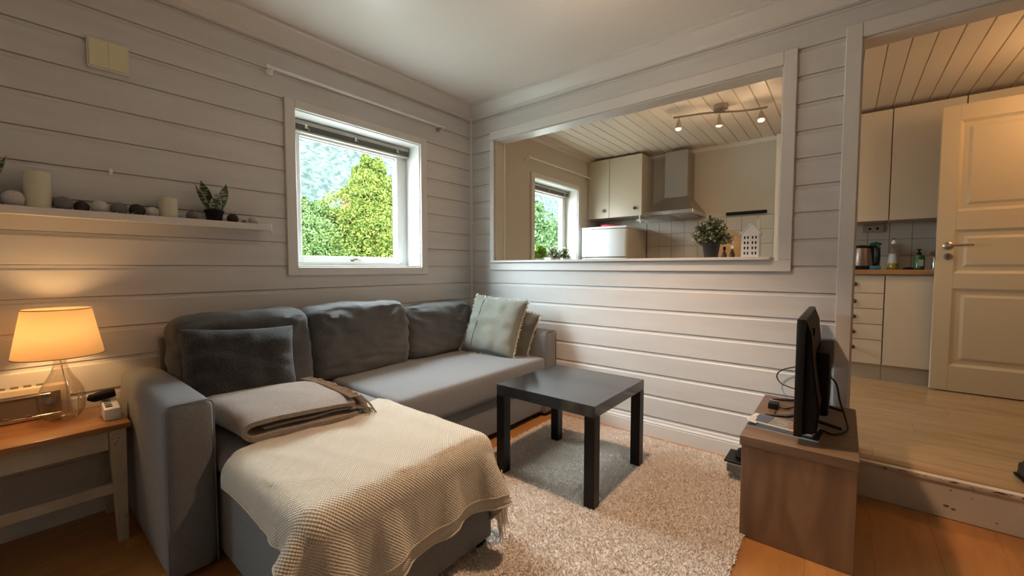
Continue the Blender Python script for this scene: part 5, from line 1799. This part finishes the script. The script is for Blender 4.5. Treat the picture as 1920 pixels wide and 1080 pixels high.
for yy in (-0.455, -0.185):
    b = B()
    b.tube([(2.345, yy, 0.440), (2.300, yy + 0.006, 0.420), (2.215, yy + 0.012, 0.4075)], [0.008, 0.008, 0.005], 6)
    b.tube([(2.365, yy, 0.440), (2.410, yy, 0.424), (2.478, yy + 0.012, 0.4085)], [0.008, 0.008, 0.006], 6)
    b.done('stand_foot', MT['plastic'], tv, smooth=40)
cab = tag(B().tube(bez([(2.425, -0.36, 0.60), (2.455, -0.36, 0.57), (2.470, -0.37, 0.50), (2.490, -0.40, 0.44), (2.495, -0.46, 0.412), (2.455, -0.52, 0.406), (2.42, -0.50, 0.4062)], 8), 0.0035, 6).done('power_cable', MT['cable'], smooth=True), 'black cable curving down behind the television onto the bench', 'cable')
cab2 = tag(B().tube(bez([(2.372, -0.12, 0.55), (2.335, -0.03, 0.56), (2.250, -0.03, 0.535), (2.215, -0.035, 0.50), (2.235, -0.04, 0.46), (2.30, -0.06, 0.445), (2.345, -0.10, 0.44)], 8), 0.003, 6).done('aerial_cable', MT['cable'], smooth=True), 'thin black cable looping out left of the television towards the wall', 'cable')
adp = empty('power_adapter', (2.232, -0.29, 0.402), 'small black power adapter on the bench left of the television', 'adapter')
BX('body', MT['plastic'], adp, 2.213, 2.250, -0.325, -0.262, 0.4025, 0.428, 0.003, 2)
BX('pin_block', MT['plastic'], adp, 2.217, 2.246, -0.262, -0.225, 0.4025, 0.420, 0.002)
BX('silver_band', MT['chrome'], adp, 2.212, 2.251, -0.268, -0.262, 0.404, 0.429, 0.001)
B().tube(bez([(2.25, -0.30, 0.412), (2.275, -0.30, 0.408), (2.30, -0.26, 0.408), (2.345, -0.235, 0.430)], 6), 0.003, 6).done('cord', MT['cable'], adp, smooth=True)
BX('tiny_cord', MT['cable'], adp, 2.245, 2.248, -0.45, -0.325, 0.4022, 0.4052)

# leaflets
zz = 0.4024
mg = empty('magazine', (2.30, -0.56, zz), 'dark-backed magazine lying under the leaflets on the TV bench', 'magazine', rz=-0.10)
BX('pages', MT['paper'], mg, -0.118, 0.120, -0.070, 0.070, 0.0, 0.005, local=True)
BX('cover', MT['coverdark'], mg, -0.119, 0.121, -0.071, 0.071, 0.0052, 0.0062, local=True)
m2 = empty('leaflet', (2.292, -0.535, zz + 0.0065), 'glossy leaflet with blue, beige and orange cover on top of the magazine', 'leaflet', rz=-0.16)
BX('pages', MT['paper'], m2, -0.118, 0.110, -0.056, 0.056, 0.0, 0.0045, local=True)
BX('cover_blue', MT['coverblue'], m2, -0.100, -0.040, -0.050, 0.052, 0.0046, 0.0052, local=True)
BX('cover_beige', MT['coverbeige'], m2, -0.038, 0.024, -0.050, 0.052, 0.0046, 0.0052, local=True)
BX('cover_orange', MT['coverorange'], m2, 0.026, 0.062, -0.050, 0.052, 0.0046, 0.0052, local=True)
BX('cover_grey', MT['coverbeige'], m2, 0.064, 0.108, -0.052, 0.052, 0.0046, 0.0052, local=True)
m3 = tag(B().box(2.176, 2.206, -0.60, -0.515, zz + 0.0118, zz + 0.0128, rot=Matrix.Rotation(0.15, 3, 'Y')).done('paper_sheet', MT['paper']), 'crumpled white paper at the left end of the leaflets', 'paper')

# wall socket between TV and door casing
ws = empty('wall_socket', (2.40, 0.0, 0.64), 'beige-brown double wall socket half hidden behind the television', 'socket')
BX('plate', MT['socket'], ws, 2.345, 2.432, -0.030, -0.0005, 0.585, 0.705, 0.004, 2)
B().lathe([(0.018, 0), (0.018, 0.003), (0.012, 0.003)], (2.40, -0.030, 0.668), 14, mat3=Matrix.Rotation(PI / 2, 3, 'X')).done('outlet', MT['matte'], ws)
B().tube(bez([(2.405, -0.034, 0.63), (2.420, -0.05, 0.615), (2.428, -0.05, 0.59), (2.425, -0.04, 0.50), (2.424, -0.03, 0.40)], 6), 0.003, 6).done('cord', MT['whiteplastic'], ws, smooth=True)

# ------------------------------------------------------------------ ceiling lamps (just out of view)
cl = empty('ceiling_lamp', (1.68, -0.95, ZC), 'small ceiling lamp with bare warm bulb over the coffee table', 'ceiling light')
B().lathe([(0.045, 0.0), (0.048, -0.010), (0.030, -0.030), (0.018, -0.110), (0.018, -0.150)], (1.68, -0.95, ZC), 20).done('holder', MT['whiteplastic'], cl, smooth=40)

# ------------------------------------------------------------------ outdoors
gr = struct(B().box(-260, -0.6, -120, 320, -1.2, -0.9).done('ground', MT['grass']))
# wooded hillside
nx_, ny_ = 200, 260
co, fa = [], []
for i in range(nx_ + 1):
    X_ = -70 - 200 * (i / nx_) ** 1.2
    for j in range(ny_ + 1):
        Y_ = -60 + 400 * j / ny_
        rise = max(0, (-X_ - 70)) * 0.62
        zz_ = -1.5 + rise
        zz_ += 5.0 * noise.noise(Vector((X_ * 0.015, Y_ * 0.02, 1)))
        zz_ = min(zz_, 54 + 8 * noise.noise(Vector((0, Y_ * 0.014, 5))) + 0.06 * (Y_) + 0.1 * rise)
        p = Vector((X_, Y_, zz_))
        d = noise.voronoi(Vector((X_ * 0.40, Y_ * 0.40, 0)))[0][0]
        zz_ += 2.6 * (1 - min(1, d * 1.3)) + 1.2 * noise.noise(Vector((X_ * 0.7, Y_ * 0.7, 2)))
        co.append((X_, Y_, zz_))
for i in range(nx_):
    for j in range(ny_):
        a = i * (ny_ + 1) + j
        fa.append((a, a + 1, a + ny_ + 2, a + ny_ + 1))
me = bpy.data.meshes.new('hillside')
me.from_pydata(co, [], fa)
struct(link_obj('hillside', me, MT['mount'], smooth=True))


def cards(centers, radii, dens, size, seed, up=0.3):
    """many small pointed leaf quads filling ellipsoids"""
    rg_ = np.random.default_rng(seed)
    C_, n_all = [], 0
    for c, r, n in zip(centers, radii, dens):
        d = rg_.normal(size=(n, 3))
        d /= np.linalg.norm(d, axis=1)[:, None]
        rr = rg_.uniform(0.45, 1.0, n) ** 0.5
        C_.append(np.array(c) + d * rr[:, None] * np.array(r))
    P = np.concatenate(C_)
    n = len(P)
    a = rg_.normal(size=(n, 3)); a[:, 2] += up; a /= np.linalg.norm(a, axis=1)[:, None]
    b = rg_.normal(size=(n, 3)); b -= (a * b).sum(1)[:, None] * a; b /= np.linalg.norm(b, axis=1)[:, None]
    s = rg_.uniform(0.6, 1.3, n)[:, None] * size
    V = np.stack([P - a * s * 0.5, P + b * s * 0.28, P + a * s * 0.6, P - b * s * 0.28], 1)
    me = bpy.data.meshes.new('foliage')
    me.vertices.add(n * 4)
    me.vertices.foreach_set('co', V.ravel())
    me.loops.add(n * 4)
    me.loops.foreach_set('vertex_index', np.arange(n * 4))
    me.polygons.add(n)
    me.polygons.foreach_set('loop_start', np.arange(n) * 4)
    me.update(calc_edges=True)
    return me


def tree(x, y, h, r, m, label, seed, zb=-0.9, cone=0.9, size=0.16, n=15000, name='tree', cat='tree'):
    t = empty(name, (x, y, zb), label, cat)
    B().tube([(x, y, zb), (x + 0.05, y, zb + h * 0.5), (x, y + 0.03, zb + h * 0.93)], [0.16 * h / 8, 0.10 * h / 8, 0.02], 8).done('trunk', MT['bark'], t, smooth=True)
    rn = random.Random(seed)
    cs, rs, ds = [], [], []
    K = 60
    br = B()
    for k in range(K):
        f = (k + 0.5) / K
        zz_ = zb + h * (0.08 + 0.90 * f)
        rad = r * ((1 - f) ** cone) * (0.75 + 0.5 * rn.random()) + 0.12
        a = k * 2.399 + rn.random()
        off = rad * 0.62
        c = (x + off * math.cos(a), y + off * math.sin(a), zz_)
        cs.append(c)
        rs.append((rad * 0.55, rad * 0.55, max(0.22, rad * 0.36)))
        ds.append(int(n / K * (0.35 + 1.3 * (1 - f))))
        br.tube([(x, y, zz_ - 0.1), c], [0.03, 0.01], 4)
    tag(br.done('branches', MT['bark'], t), kind='stuff')
    tag(link_obj('foliage', cards(cs, rs, ds, size, seed), m, t), kind='stuff')
    return t


tree(-8.2, 4.25, 5.15, 1.95, MT['larch'], 'tall yellow-green conifer seen through the living room window', 31, cone=0.62, size=0.065, n=120000)
tree(-8.8, 2.75, 3.75, 1.9, MT['larch2'], 'lower round green tree left of the conifer through the window', 32, cone=0.55, size=0.065, n=90000)
tree(-10.5, 6.9, 3.4, 1.6, MT['hedge'], 'darker green bush right of the conifer outside the window', 33, cone=0.5, size=0.08, n=40000)
tree(-12.0, 16.6, 6.0, 2.4, MT['hedge'], 'dense green tree seen through the kitchen window', 34, cone=0.45, size=0.2, n=22000)
tree(-12.5, 21.8, 5.2, 2.4, MT['hedge'], 'dense green tree to the right behind the kitchen window', 35, cone=0.45, size=0.2, n=14000)
struct(B().box(-1.05, -0.21, 0.4, 3.6, 2.42, 2.52).done('roof_eave', MT['roof']))
